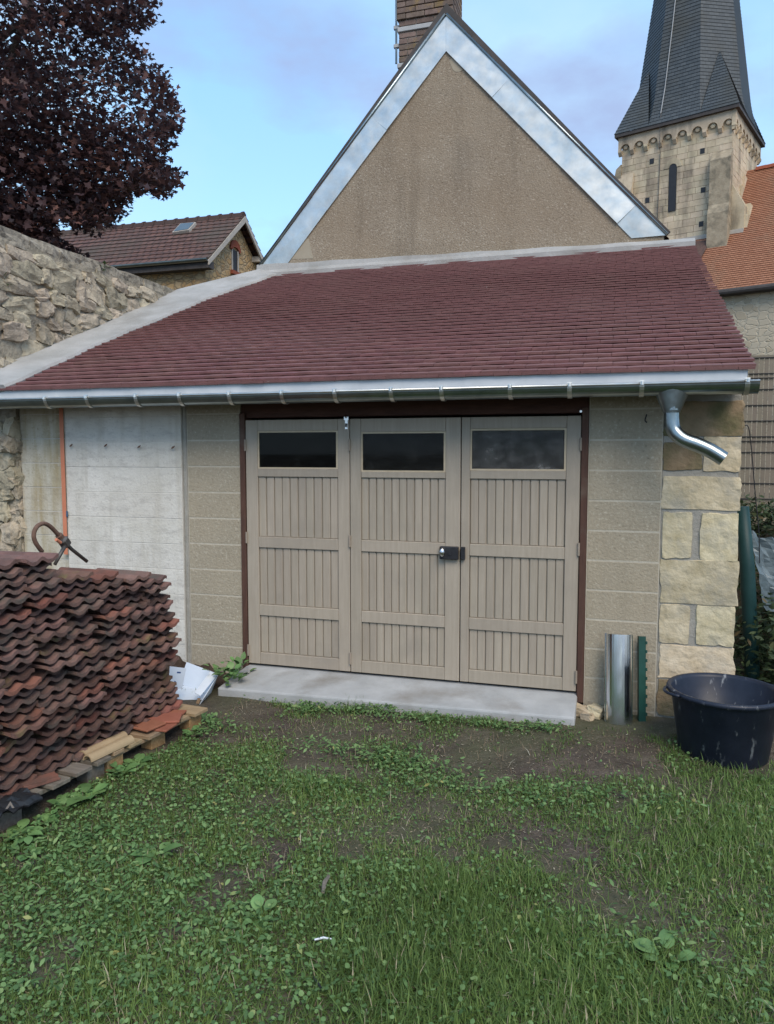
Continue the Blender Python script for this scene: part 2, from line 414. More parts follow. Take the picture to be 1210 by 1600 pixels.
M['maple'] = leafmat('purple_maple_leaf', [(0, (0.042, 0.030, 0.036)), (0.5, (0.078, 0.046, 0.050)), (0.85, (0.135, 0.070, 0.064)), (1, (0.20, 0.10, 0.08))], 0.5, 0.3)
M['grass'] = leafmat('grass_blade', [(0, (0.064, 0.108, 0.032)), (0.45, (0.118, 0.192, 0.048)), (0.8, (0.185, 0.272, 0.072)), (0.93, (0.26, 0.30, 0.12)), (1, (0.42, 0.37, 0.24))], 0.6, 0.3)
M['clover'] = leafmat('clover_leaf', [(0, (0.070, 0.135, 0.048)), (0.5, (0.125, 0.225, 0.076)), (0.93, (0.205, 0.320, 0.120)), (0.985, (0.24, 0.32, 0.12)), (1, (0.36, 0.34, 0.12))], 0.55, 0.25)
M['shrub'] = leafmat('shrub_leaf', [(0, (0.02, 0.034, 0.018)), (0.6, (0.045, 0.07, 0.03)), (0.92, (0.08, 0.11, 0.045)), (1, (0.14, 0.095, 0.05))], 0.55, 0.2)
M['litter'] = leafmat('litter', [(0, (0.10, 0.07, 0.045)), (0.5, (0.22, 0.17, 0.11)), (0.85, (0.34, 0.28, 0.19)), (1, (0.5, 0.46, 0.36))], 0.8, 0.1)
def weedmat():
    t = NT('weed_leaf')
    c = t.ramp(t.noise(t.coords('pos'), 14), [(0.3, (0.075, 0.150, 0.050)), (0.7, (0.135, 0.240, 0.080))])
    c = t.rnd(c, 0.25, 0.012)
    return t.done(c, t.bump(t.noise(t.coords('pos'), 90), 0.3, 0.003), 0.5)
M['weed'] = weedmat()
def groundmat():
    t = NT('soil_and_thatch')
    v = t.coords('pos')
    c = t.ramp(t.noise(v, 5, 8), [(0.3, (0.055, 0.044, 0.036)), (0.55, (0.095, 0.077, 0.061)), (0.8, (0.15, 0.125, 0.10))])
    c = t.mix(t.ramp(t.noise(v, 1.3, 6), [(0.42, 0), (0.6, 0.55)]), c, (0.075, 0.088, 0.042))
    c = t.mix(t.ramp(t.noise(v, 90, 2), [(0.62, 0), (0.72, 0.7)]), c, (0.27, 0.24, 0.195))
    n = t.bump(t.noise(v, 18, 6), 0.8, 0.03)
    n = t.bump(t.noise(v, 110, 3), 0.6, 0.008, n)
    return t.done(c, n, 0.97, spec=0.15)
M['ground'] = groundmat()
M['soil'] = mat('dark_soil', (0.040, 0.029, 0.023), (0.085, 0.062, 0.048), 18, 0.98, 0.9, 60, 0.02, spec=0.1)

# ------------------------------------------------------------------ mesh helpers
def mesh(name, v, f, m, smooth=False, uv=None, bevel=0, seg=1):
    me = bpy.data.meshes.new(name)
    me.from_pydata([tuple(p) for p in v], [], f)
    if uv is not None:
        ul = me.uv_layers.new(name='UVMap')
        flat = [c for face in uv for q in face for c in q]
        ul.data.foreach_set('uv', flat)
    bm = bmesh.new()
    bm.from_mesh(me)
    if uv is None:
        bmesh.ops.recalc_face_normals(bm, faces=bm.faces)
    if bevel:
        bmesh.ops.bevel(bm, geom=bm.edges[:], offset=bevel, segments=seg, affect='EDGES', profile=0.5)
    bm.to_mesh(me)
    bm.free()
    if smooth:
        for p in me.polygons:
            p.use_smooth = True
    me.materials.append(m)
    return me
def link(name, me, parent=None, loc=None, rot=None, scale=None):
    o = bpy.data.objects.new(name, me)
    col.objects.link(o)
    if parent is not None: o.parent = parent
    if loc is not None: o.location = loc
    if rot is not None: o.rotation_euler = rot
    if scale is not None: o.scale = scale
    return o
def obj(name, vf, m, parent=None, **k):
    loc = k.pop('loc', None); rot = k.pop('rot', None)
    return link(name, mesh(name, vf[0], vf[1], m, **k), parent, loc, rot)
def tag(o, label, cat, group=None, kind=None):
    o['label'] = label
    if cat: o['category'] = cat
    if group: o['group'] = group
    o['kind'] = kind or 'thing'
    return o
def structure(o, label=None):
    o['kind'] = 'structure'
    if label: o['label'] = label
    return o
def empty(name, loc=(0, 0, 0), rz=0):
    o = bpy.data.objects.new(name, None)
    col.objects.link(o)
    o.location = loc
    o.rotation_euler = (0, 0, rz)
    o.empty_display_size = 0.1
    return o
def box(x0, x1, y0, y1, z0, z1):
    v = [(x0, y0, z0), (x1, y0, z0), (x1, y1, z0), (x0, y1, z0), (x0, y0, z1), (x1, y0, z1), (x1, y1, z1), (x0, y1, z1)]
    f = [(0, 3, 2, 1), (4, 5, 6, 7), (0, 1, 5, 4), (1, 2, 6, 5), (2, 3, 7, 6), (3, 0, 4, 7)]
    return v, f
def cbox(sx, sy, sz):
    return box(-sx / 2, sx / 2, -sy / 2, sy / 2, -sz / 2, sz / 2)
def join(*parts):
    V, F = [], []
    for v, f in parts:
        b = len(V)
        V += [tuple(p) for p in v]
        F += [tuple(i + b for i in q) for q in f]
    return V, F
def xf(vf, mtx):
    return [mtx @ Vector(p) for p in vf[0]], vf[1]
def prism(poly, axis, a, b):
    """poly: 2D points; axis 'y': points are (x,z) extruded from y=a to y=b; 'x': (y,z); 'z': (x,y)"""
    def mk(p, t):
        return {'y': (p[0], t, p[1]), 'x': (t, p[0], p[1]), 'z': (p[0], p[1], t)}[axis]
    n = len(poly)
    v = [mk(p, a) for p in poly] + [mk(p, b) for p in poly]
    f = [tuple(range(n)), tuple(range(2 * n - 1, n - 1, -1))]
    f += [(i, i + n, (i + 1) % n + n, (i + 1) % n) for i in range(n)]
    return v, f
def tube(pts, r, n=10, cap=True):
    pts = [Vector(p) for p in pts]
    V, F = [], []
    rs = r if isinstance(r, (list, tuple)) else [r] * len(pts)
    prev = None
    for i, p in enumerate(pts):
        d = (pts[min(i + 1, len(pts) - 1)] - pts[max(i - 1, 0)]).normalized()
        if prev is None:
            a = d.orthogonal().normalized()
        else:
            a = (prev - d * prev.dot(d)).normalized()
        prev = a
        b = d.cross(a)
        for k in range(n):
            t = 2 * math.pi * k / n
            V.append(p + (a * math.cos(t) + b * math.sin(t)) * rs[i])
    for i in range(len(pts) - 1):
        for k in range(n):
            F.append((i * n + k, i * n + (k + 1) % n, (i + 1) * n + (k + 1) % n, (i + 1) * n + k))
    if cap:
        F.append(tuple(range(n - 1, -1, -1)))
        F.append(tuple(range((len(pts) - 1) * n, len(pts) * n)))
    return V, F
def smooth_path(pts, n=6):
    pts = [Vector(p) for p in pts]
    out = []
    for i in range(len(pts) - 1):
        p0, p1, p2, p3 = pts[max(i - 1, 0)], pts[i], pts[i + 1], pts[min(i + 2, len(pts) - 1)]
        for k in range(n):
            t = k / n
            out.append(0.5 * ((2 * p1) + (p2 - p0) * t + (2 * p0 - 5 * p1 + 4 * p2 - p3) * t * t + (3 * p1 - p0 - 3 * p2 + p3) * t ** 3))
    out.append(pts[-1])
    return out
def lathe(prof, n=32):
    V, F = [], []
    for r, z in prof:
        for k in range(n):
            t = 2 * math.pi * k / n
            V.append((r * math.cos(t), r * math.sin(t), z))
    for i in range(len(prof) - 1):
        for k in range(n):
            F.append((i * n + k, i * n + (k + 1) % n, (i + 1) * n + (k + 1) % n, (i + 1) * n + k))
    return V, F
def rock(sx, sy, sz, seed, j=0.12, cuts=2, rnd=0.0, fine=0.0):
    """a roughly squared stone with uneven arrises; rnd blends it towards a boulder"""
    bm = bmesh.new()
    bmesh.ops.create_cube(bm, size=1)
    bmesh.ops.subdivide_edges(bm, edges=bm.edges[:], cuts=cuts, use_grid_fill=True)
    rr = random.Random(seed)
    off = Vector((rr.uniform(0, 50), rr.uniform(0, 50), rr.uniform(0, 50)))
    for vt in bm.verts:
        p = vt.co.copy()
        k = sum(1 for q in p if abs(q) > 0.49)
        if rnd:
            p = p.lerp(p.normalized() * 0.58, rnd)
        elif k == 3: p *= 0.965
        elif k == 2: p *= 0.985
        p += Vector(mnoise.noise_vector(vt.co * 2.3 + off)) * j
        if fine:
            p += Vector(mnoise.noise_vector(vt.co * 7.0 + off)) * fine
        vt.co = Vector((p.x * sx, p.y * sy, p.z * sz))
    v = [q.co.copy() for q in bm.verts]
    bm.verts.index_update()
    f = [tuple(q.index for q in fc.verts) for fc in bm.faces]
    bm.free()
    return v, f
def coursed(o, u, v, rows, th):
    """stepped roof courses: o eave corner, u along the eave, v up the slope"""
    o, u, v = Vector(o), Vector(u), Vector(v)
    n = u.cross(v).normalized()
    L, H = u.length, v.length
    V, F, UV = [], [], []
    for i in range(rows):
        a, b = i / rows, (i + 1) / rows
        p = [o + v * a - n * 0.01, o + v * a + n * th, o + v * b + n * 0.004]
        s = len(V)
        for q in p:
            V.append(q); V.append(q + u)
        F += [(s, s + 1, s + 3, s + 2), (s + 2, s + 3, s + 5, s + 4)]
        UV += [[(0, H * a), (L, H * a), (L, H * a + 0.01), (0, H * a + 0.01)], [(0, H * a), (L, H * a), (L, H * b), (0, H * b)]]
    return V, F, UV
def bigmesh(name, verts, faces_flat, nper, m, rnd=None, parent=None, smooth=False):
    """many small faces; faces_flat (N, nper) index array"""
    me = bpy.data.meshes.new(name)
    me.vertices.add(len(verts))
    me.vertices.foreach_set('co', np.ascontiguousarray(verts, np.float32).ravel())
    nf = len(faces_flat)
    me.loops.add(nf * nper)
    me.loops.foreach_set('vertex_index', np.ascontiguousarray(faces_flat, np.int32).ravel())
    me.polygons.add(nf)
    me.polygons.foreach_set('loop_start', np.arange(0, nf * nper, nper, dtype=np.int32))
    if rnd is not None:
        at = me.attributes.new('rnd', 'FLOAT', 'POINT')
        at.data.foreach_set('value', np.ascontiguousarray(rnd, np.float32))
    me.update(calc_edges=True)
    me.validate()
    if smooth:
        me.polygons.foreach_set('use_smooth', np.ones(len(me.polygons), bool))
    me.materials.append(m)
    return link(name, me, parent)
def leaf_cloud(name, pts, size, outline, m, parent=None, tilt=1.0, cup=0.12, rndv=None):
    """pts (N,3), size (N,), outline (K,2) star-shaped about the origin -> triangle fans"""
    N, K = len(pts), len(outline)
    az = rng.uniform(0, 2 * np.pi, N)
    inc = np.abs(rng.normal(0, tilt, N))
    ax = rng.uniform(0, 2 * np.pi, N)
    loc = np.zeros((K + 1, 3))
    loc[1:, :2] = outline
    loc[1:, 2] = -cup * (np.hypot(outline[:, 0], outline[:, 1])) ** 2
    ca, sa = np.cos(az)[:, None], np.sin(az)[:, None]
    x = loc[None, :, 0] * ca - loc[None, :, 1] * sa
    y = loc[None, :, 0] * sa + loc[None, :, 1] * ca
    z = np.repeat(loc[None, :, 2], N, 0)
    kx, ky = np.cos(ax)[:, None], np.sin(ax)[:, None]
    ci, si = np.cos(inc)[:, None], np.sin(inc)[:, None]
    dot = kx * x + ky * y
    crx, cry, crz = ky * z, -kx * z, kx * y - ky * x
    X = x * ci + crx * si + kx * dot * (1 - ci)
    Y = y * ci + cry * si + ky * dot * (1 - ci)
    Z = z * ci + crz * si
    V = np.stack([X, Y, Z], -1) * size[:, None, None] + pts[:, None, :]
    base = (np.arange(N) * (K + 1))[:, None]
    k = np.arange(K)
    tri = np.stack([np.zeros(K, int), k + 1, (k + 1) % K + 1], -1)
    F = (base[:, :, None] + tri[None]).reshape(-1, 3)
    r = np.repeat(rng.uniform(0, 1, N) if rndv is None else rndv, K + 1)
    return bigmesh(name, V.reshape(-1, 3), F, 3, m, r, parent)
def vnoise(x, y, s, seed=0):
    """cheap smooth value noise on arrays"""
    r = np.random.default_rng(seed).uniform(0, 1, (64, 64))
    x, y = np.asarray(x) * s + 20, np.asarray(y) * s + 20
    i, j = np.floor(x).astype(int), np.floor(y).astype(int)
    fx, fy = x - i, y - j
    fx, fy = fx * fx * (3 - 2 * fx), fy * fy * (3 - 2 * fy)
    g = lambda a, b: r[a % 64, b % 64]
    return (g(i, j) * (1 - fx) + g(i + 1, j) * fx) * (1 - fy) + (g(i, j + 1) * (1 - fx) + g(i + 1, j + 1) * fx) * fy

GZ = -0.12
def gz(x, y):
    x, y = np.asarray(x, float), np.asarray(y, float)
    z = GZ + (vnoise(x, y, 1.7, 3) - 0.5) * 0.035 + (vnoise(x, y, 6, 4) - 0.5) * 0.018
    near = np.clip(1 - np.maximum(np.abs(x - 2) - 8, 0) / 4, 0, 1) * np.clip(1 - np.maximum(np.abs(y) - 6, 0) / 4, 0, 1)
    z = GZ + (z - GZ) * near
    t = np.clip((y - 0.35) / 3.4, 0, 1) * np.clip((x - 3.42) / 0.5, 0, 1)
    t = t * t * (3 - 2 * t)
    return z + 0.95 * t * np.clip((30 - y) / 20, 0, 1)

# ================================================================== GROUND
def axis(lo, hi, n, far):
    a = np.linspace(lo, hi, n)
    e = np.array([1.5, 4, 10, 25, 60, 150, far])
    return np.concatenate([lo - e[::-1], a, hi + e])
gx, gy = axis(-3.2, 6.2, 105, 500), axis(-6, 6, 130, 700)
GX, GY = np.meshgrid(gx, gy)
gv = np.stack([GX, GY, gz(GX, GY)], -1).reshape(-1, 3)
nx, ny = len(gx), len(gy)
ii, jj = np.meshgrid(np.arange(nx - 1), np.arange(ny - 1))
a0 = (jj * nx + ii).ravel()
ground = bigmesh('ground', gv, np.stack([a0, a0 + 1, a0 + nx + 1, a0 + nx], -1), 4, M['ground'], smooth=True)
structure(ground, 'patchy garden soil under the lawn')

sl = [(-0.02, 0.05), (2.43, 0.05), (2.43, -0.33), (-0.03, -0.43)]
v = [(x, y, -0.004 if y > 0 else -0.055) for x, y in sl] + [(x, y, -0.25) for x, y in sl]
slab = obj('concrete_slab', (v, [(0, 1, 2, 3), (7, 6, 5, 4), (0, 4, 5, 1), (1, 5, 6, 2), (2, 6, 7, 3), (3, 7, 4, 0)]), M['slab'], bevel=0.012, seg=2)
structure(slab, 'pale concrete threshold slab before the garage doors')

# ================================================================== GARAGE
garage = empty('garage', (0.7, 0.1, GZ))
tag(garage, 'low lean-to garage with plum tiled roof and three taupe door leaves', 'garage')
def part(name, vf, m, parent=None, **k):
    """world coordinates in, child of a thing that stands at parent's place"""
    p = parent or garage
    root = p
    mw = Matrix.Identity(4)
    chain = []
    while root is not None:
        chain.append(root)
        root = root.parent
    for c in reversed(chain):
        mw = mw @ (Matrix.Translation(c.location) @ c.rotation_euler.to_matrix().to_4x4())
    inv = mw.inverted()
    vv = [inv @ Vector(q) for q in vf[0]]
    # own origin at the piece's middle
    c = sum(vv, Vector()) / len(vv)
    o = link(name, mesh(name, [q - c for q in vv], vf[1], m, **k), p, c)
    return o
W0 = 0.2
def block_panel(x0, x1, ztop, name, m, mj, y=0.0, off=0.0, split=None, h=0.197, gap=0.006):
    wall = part(name, box(x0, x1, y + 0.004, W0, -0.3, ztop), mj)
    z = -0.3 + off
    k = 0
    while z < ztop - 0.03:
        z1 = min(z + h, ztop)
        xs = [x0, x1]
        if split:
            xs = [x0] + [c for c in (split if k % 2 else [s - 0.24 for s in split]) if x0 + 0.08 < c < x1 - 0.08] + [x1]
        for a, b in zip(xs[:-1], xs[1:]):
            e = random.uniform(-0.0012, 0.0012)
            part('concrete_block', box(a + gap, b - gap, y + (0.0024 if gap > 0.003 else 0.0015) + e, y + 0.08, z + gap, z1 - gap), m, wall, bevel=0.0015)
        z = z1
        k += 1
    return wall
ZT = 2.02
block_panel(-2.06, -1.60, ZT, 'block_wall', M['lime_old'], M['lime_joint'], 0.012, 0.05, None, 0.197, 0.0026)
block_panel(-1.595, -0.535, ZT, 'block_wall', M['lime'], M['lime_joint'], -0.022, 0.02, None, 0.197, 0.0026)
part('corner_post', box(-0.533, -0.500, -0.004, W0, -0.3, ZT), M['mortar'], bevel=0.006)
block_panel(-0.498, -0.048, ZT, 'block_wall', M['block'], M['block_joint'], 0.0, 0.03)
block_panel(2.470, 2.925, ZT, 'block_wall', M['block'], M['block_joint'], 0.0, 0.02)
# quoin pier with rough dressed stones
pier = part('stone_pier', box(2.927, 3.372, 0.012, 0.6, -0.3, ZT), M['mortar'])
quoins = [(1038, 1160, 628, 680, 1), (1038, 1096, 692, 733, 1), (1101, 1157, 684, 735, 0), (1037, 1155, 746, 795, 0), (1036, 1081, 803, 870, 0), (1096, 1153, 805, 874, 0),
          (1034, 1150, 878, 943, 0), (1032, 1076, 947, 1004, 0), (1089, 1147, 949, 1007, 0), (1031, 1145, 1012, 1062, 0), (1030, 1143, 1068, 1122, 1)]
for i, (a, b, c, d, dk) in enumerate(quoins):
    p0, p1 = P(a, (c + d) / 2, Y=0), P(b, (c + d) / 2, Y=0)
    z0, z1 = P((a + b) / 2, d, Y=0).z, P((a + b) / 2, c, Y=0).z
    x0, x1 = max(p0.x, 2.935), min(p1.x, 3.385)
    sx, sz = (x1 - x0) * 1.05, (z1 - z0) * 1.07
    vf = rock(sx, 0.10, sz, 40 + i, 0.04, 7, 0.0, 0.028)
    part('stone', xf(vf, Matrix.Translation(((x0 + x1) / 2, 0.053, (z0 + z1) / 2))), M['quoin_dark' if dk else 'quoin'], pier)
# return wall, near-black sheet whose colour stands in for the unlit garage interior
part('side_wall', prism([(0.602, -0.3), (3.83, -0.3), (3.83, 2.0 + 0.425 * 4.1), (0.602, 2.0 + 0.425 * 0.872)], 'x', 3.18, 3.366), M['nave_rubble'])
part('gloom_sheet', box(-1.95, 3.17, 3.2, 3.3, -0.3, 3.2), M['dark'])
# timber door frame and beam
part('door_post', box(-0.046, -0.004, -0.012, 0.12, -0.06, 1.90), M['jamb'], bevel=0.004)
part('door_post', box(2.424, 2.468, -0.012, 0.12, -0.06, 1.90), M['jamb'], bevel=0.004)
part('lintel_beam', box(-0.048, 2.470, 0.02, 0.16, 1.865, 2.03), M['beam'], bevel=0.006)

# --- door leaves
def leaf(x0, x1, wx0, wx1, wz0, wz1, glass, npl, gz_, hinge_side):
    lf = part('door_leaf', box(x0 + 0.03, x1 - 0.03, 0.024, 0.036, 0.04, 1.46), M['paint_back'])
    y0, y1 = -0.002, 0.040
    st0, st1 = wx0 - 0.005, wx1 + 0.01
    part('stile', box(x0, st0, y0, y1, 0.012, 1.848), M['paint'], lf, bevel=0.003)
    part('stile', box(st1, x1, y0, y1, 0.012, 1.848), M['paint'], lf, bevel=0.003)
    rails = [(0.012, 0.10), (0.385, 0.468), (0.90, 0.982), (1.43, wz0 - 0.012), (wz1 + 0.012, 1.848)]
    for a, b in rails:
        part('rail', box(st0 + 0.001, st1 - 0.001, y0 + 0.001, y1, a, b), M['paint'], lf, bevel=0.003)
    for (a, b) in ((0.10, 0.385), (0.468, 0.90), (0.982, 1.43)):
        wd = (st1 - st0) / npl
        for k in range(npl):
            xa = st0 + k * wd
            j = random.uniform(-0.002, 0.002)
            part('plank', box(xa + 0.0025 + j, xa + wd - 0.0035 + j, 0.011 + random.uniform(0, 0.002), 0.0235, a + 0.001, b - 0.001), M['paint'], lf, bevel=0.0035)
    part('window_pane', box(wx0, wx1, 0.014, 0.018, wz0, wz1), M[glass], lf)
    t = 0.011
    fr = join(box(wx0 - 0.004, wx1 + 0.009, 0.004, 0.022, wz1, wz1 + t), box(wx0 - 0.004, wx1 + 0.009, 0.004, 0.022, wz0 - t, wz0),
              box(wx0 - 0.004, wx0 + 0.005, 0.0045, 0.022, wz0, wz1), box(wx1 - 0.005, wx1 + 0.009, 0.0045, 0.022, wz0, wz1))
    part('window_frame', fr, M['trim'], lf)
    for hz in (0.07, 0.93, 1.62):
        part('hinge', tube([(hinge_side, -0.010, hz), (hinge_side, -0.010, hz + 0.085)], 0.008, 8), M['hinge'], lf)
    return lf
l1 = leaf(0.000, 0.818, 0.10, 0.72, 1.50, 1.755, 'glass_a', 10, 0, 0.000)
l2 = leaf(0.824, 1.624, 0.91, 1.51, 1.483, 1.742, 'glass_b', 11, 0, 0.821)
l3 = leaf(1.631, 2.420, 1.695, 2.32, 1.498, 1.757, 'glass_c', 11, 0, 2.420)
# rim lock, keeper, hasp
lock = part('rim_lock', box(1.487, 1.618, -0.036, -0.003, 0.872, 0.962), M['black'], l2, bevel=0.006, seg=2)
part('lock_knob', xf(lathe([(0.0, 0.028), (0.016, 0.026), (0.019, 0.012), (0.011, 0.0), (0.011, -0.004)], 14), Matrix.Translation((1.510, -0.036, 0.923)) @ Matrix.Rotation(R(90), 4, 'X') @ Matrix.Scale(1.7, 4, (0, 1, 0))), M['steel'], l2, smooth=True)
part('lock_cylinder', xf(lathe([(0.0, 0.008), (0.012, 0.008), (0.012, 0.0)], 12), Matrix.Translation((1.562, -0.0362, 0.915)) @ Matrix.Rotation(R(90), 4, 'X')), M['black'], l2)
part('lock_keeper', box(1.634, 1.664, -0.034, -0.003, 0.872, 0.962), M['black'], l3, bevel=0.005)
part('hasp', join(box(0.788, 0.808, -0.008, -0.0025, 1.775, 1.845), box(0.782, 0.815, -0.012, -0.0085, 1.838, 1.862), tube([(0.798, -0.012, 1.855), (0.798, -0.03, 1.862), (0.798, -0.012, 1.875)], 0.005, 6)), M['steel'], l1)
part('hasp_staple', box(0.793, 0.803, -0.02, -0.0085, 1.79, 1.815), M['iron'], l1)

# --- roof
EY, EZ = -0.27, 2.1056
SL = 0.42494
ang = math.atan(SL)
ca_, sa_ = math.cos(ang), math.sin(ang)
DEPTH = 3.849 + 0.27
SLEN = DEPTH / ca_
def roofp(x, s, h=0.0):
    return Vector((x, EY + s * ca_ - h * sa_, EZ + s * sa_ + h * ca_))
def rleft(s):
    t = s / SLEN
    return -1.95 + 0.10 * t + 0.38 * t ** 3
deckv = [roofp(-2.30, 0.05, -0.03), roofp(3.37, 0.05, -0.03), roofp(3.37, SLEN, -0.03), roofp(-1.75, SLEN, -0.03)]
deckv2 = [roofp(-2.30, 0.05, -0.075), roofp(3.37, 0.05, -0.075), roofp(3.37, SLEN, -0.075), roofp(-1.75, SLEN, -0.075)]
roof = part('roof', (deckv + deckv2, [(0, 1, 2, 3), (7, 6, 5, 4), (0, 4, 5, 1), (1, 5, 6, 2), (2, 6, 7, 3), (3, 7, 4, 0)]), M['beam'])
ROWS = 43
EXP = SLEN / ROWS
TW = 0.178
tl = 0.18
tilt = math.asin(0.020 / EXP)
tilemeshes = []
for k in range(4):
    vv, ff = [], []
    n = 4
    for iy, (yy) in enumerate((0.0, tl)):
        for ix in range(n + 1):
            xx = -TW / 2 + 0.0012 + (TW - 0.0024) * ix / n
            cz = 0.0012 * (1 - (2 * ix / n - 1) ** 2) + (0.0004 * math.sin(ix * 2 + k * 2))
            vv += [(xx, yy, cz), (xx, yy, cz + 0.0155)]
    m_ = 2 * (n + 1)
    for ix in range(n):
        a = 2 * ix
        ff += [(a + 1, a + 3, m_ + a + 3, m_ + a + 1), (a, m_ + a, m_ + a + 2, a + 2), (a, a + 2, a + 3, a + 1), (m_ + a, m_ + a + 1, m_ + a + 3, m_ + a + 2)]
    ff += [(0, 1, m_ + 1, m_), (2 * n, m_ + 2 * n, m_ + 2 * n + 1, 2 * n + 1)]
    tilemeshes.append(mesh('roof_tile', vv, ff, M['tile']))
rbase = Matrix.Rotation(ang, 4, 'X')
inv_roof = (Matrix.Translation(garage.location) @ Matrix.Translation(roof.location)).inverted()
stuffV, stuffF = [], []
cnt = 0
for r_ in range(-1, ROWS):
    s = max(r_, 0) * EXP
    xl, xr = rleft(s) - 0.04, 3.405 + 0.006 * math.sin(r_ * 1.3)
    offx = (TW / 2 if r_ % 2 else 0) + random.uniform(-0.008, 0.008)
    x = xr
    first = True
    wave = 0.003 * math.sin(r_ * 0.9)
    while x > xl:
        wdt = TW
        if first and offx > TW * 0.4:
            wdt = TW / 2
        first = False
        xc = x - wdt / 2
        h = (-0.012 if r_ < 0 else 0.0) + random.uniform(-0.0008, 0.0012) + 0.003 * math.sin(xc * 1.3 + r_ * 0.35)
        ds = random.uniform(-0.0022, 0.0022) + 0.0015 * math.sin(xc * 1.1 + r_)
        mtx = Matrix.Translation(roofp(xc, s + ds - (0.012 if r_ < 0 else 0), h)) @ rbase @ Matrix.Rotation(-tilt + random.uniform(-0.006, 0.006), 4, 'X') @ Matrix.Rotation(random.uniform(-0.006, 0.006), 4, 'Z') @ Matrix.Scale(wdt / TW, 4, (1, 0, 0))
        me = tilemeshes[random.randrange(4)]
        if 0 <= r_ and cnt < 300:
            o = link('roof_tile', me, roof)
            o.matrix_local = inv_roof @ mtx
            cnt += 1
        else:
            b = len(stuffV)
            stuffV += [inv_roof @ mtx @ vt.co for vt in me.vertices]
            stuffF += [tuple(i + b for i in p.vertices) for p in me.polygons]
        x -= wdt
o = link('roof_tiles', mesh('roof_tiles', stuffV, stuffF, M['tile']), roof)
o['kind'] = 'stuff'
o['label'] = 'rows of plum clay tiles higher up the slope'
# cement fillet along the boundary wall, on the left
ins, outs = [], []
NS = 26
for k in range(NS + 1):
    s = SLEN * k / NS
    wob = 0.012 * math.sin(k * 1.7) + 0.01 * math.sin(k * 0.6)
    xi = rleft(s) + 0.03 + wob
    t = s / SLEN
    xo = -2.36 + 0.03 * math.sin(k * 1.1) if t < 0.75 else -2.36 + (t - 0.75) / 0.25 * 0.62
    ins.append((xi, s)); outs.append((xo, s))
V, F = [], []
for (xi, s), (xo, _) in zip(ins, outs):
    mid = xi + (xo - xi) * 0.55
    V += [roofp(xi, s, 0.010), roofp(xi - 0.012, s, 0.032), roofp(mid, s, 0.050), roofp(xo, s, 0.085), roofp(xo, s, -0.09), roofp(xi - 0.01, s, -0.02)]
for k in range(NS):
    for j in range(6):
        F.append((k * 6 + j, k * 6 + (j + 1) % 6, (k + 1) * 6 + (j + 1) % 6, (k + 1) * 6 + j))
F += [(5, 4, 3, 2, 1, 0), tuple(NS * 6 + j for j in range(6))]
part('cement_fillet', (V, F), M['cement'])
# cement band where the roof meets the gable
zt = roofp(0, SLEN).z
V, F = [], []
for k in range(21):
    x = -1.78 + (3.41 + 1.78) * k / 20
    hh = 0.135 - 0.085 * k / 20 + 0.006 * math.sin(k * 1.9)
    w_ = 0.05 + 0.008 * math.sin(k * 2.3)
    V += [(x, 3.80 - w_, zt + 0.006), (x, 3.815, zt + 0.055), (x, 3.828, zt + hh), (x, 3.87, zt + hh), (x, 3.87, zt - 0.05), (x, 3.80 - w_, zt - 0.05)]
for k in range(20):
    for j in range(6):
        F.append((k * 6 + j, k * 6 + (j + 1) % 6, (k + 1) * 6 + (j + 1) % 6, (k + 1) * 6 + j))
F += [(5, 4, 3, 2, 1, 0), tuple(20 * 6 + j for j in range(6))]
part('cement_band', (V, F), M['cement'])
# eave apron, gutter, brackets
GYc, GR = -0.327, 0.067
zb = (P(1178, 598, Y=GYc - GR).z + P(600, 607, Y=GYc - GR).z) / 2
part('eave_apron', box(-2.55, 3.362, -0.255, -0.249, zb - 0.03, EZ - 0.012), M['apron'])
part('eave_board', box(-2.05, 3.36, -0.2485, -0.03, EZ - 0.13, EZ - 0.07), M['beam'])
def halfpipe(x0, x1, yc, zc, r, th=0.004, n=14, bead=0.008):
    prof = []
    for k in range(n + 1):
        t = math.pi + math.pi * k / n
        prof.append((yc + r * math.cos(t), zc + r * math.sin(t)))
    inner = [(yc + (r - th) * math.cos(math.pi + math.pi * k / n), zc + (r - th) * math.sin(math.pi + math.pi * k / n)) for k in range(n, -1, -1)]
    return prism(prof + inner, 'x', x0, x1)
gut = part('gutter', halfpipe(-2.55, 3.407, GYc, zb, GR), M['zinc_gutter'])
part('gutter_bead', tube([(-2.55, GYc - GR, zb), (3.407, GYc - GR, zb)], 0.008, 8), M['zinc'], gut, smooth=True)
prof = [(GYc + GR * math.cos(math.pi + math.pi * k / 14), zb - 0.001 + GR * math.sin(math.pi + math.pi * k / 14)) for k in range(15)]
part('gutter_end', prism(prof, 'x', 3.404, 3.4075), M['zinc_gutter'], gut)
for px in (70, 135, 212, 280, 358, 440, 523, 611, 690, 797, 890, 1003, 1168):
    x = P(px, 612, Y=GYc - GR).x
    pr = [(GYc + (GR + 0.007) * math.cos(R(165 + 200 * k / 14)), zb + (GR + 0.007) * math.sin(R(165 + 200 * k / 14))) for k in range(15)]
    inn = [(GYc + (GR + 0.0005) * math.cos(R(165 + 200 * k / 14)), zb + (GR + 0.0005) * math.sin(R(165 + 200 * k / 14))) for k in range(14, -1, -1)]
    part('gutter_bracket', join(prism(pr + inn, 'x', x - 0.013, x + 0.013), tube([(x, GYc - GR - 0.01, zb - 0.008), (x, GYc - GR - 0.009, zb + 0.012)], 0.012, 8),
         box(x - 0.012, x + 0.012, GYc - 0.005, -0.256, zb + 0.004, zb + 0.009)), M['zinc'], gut)
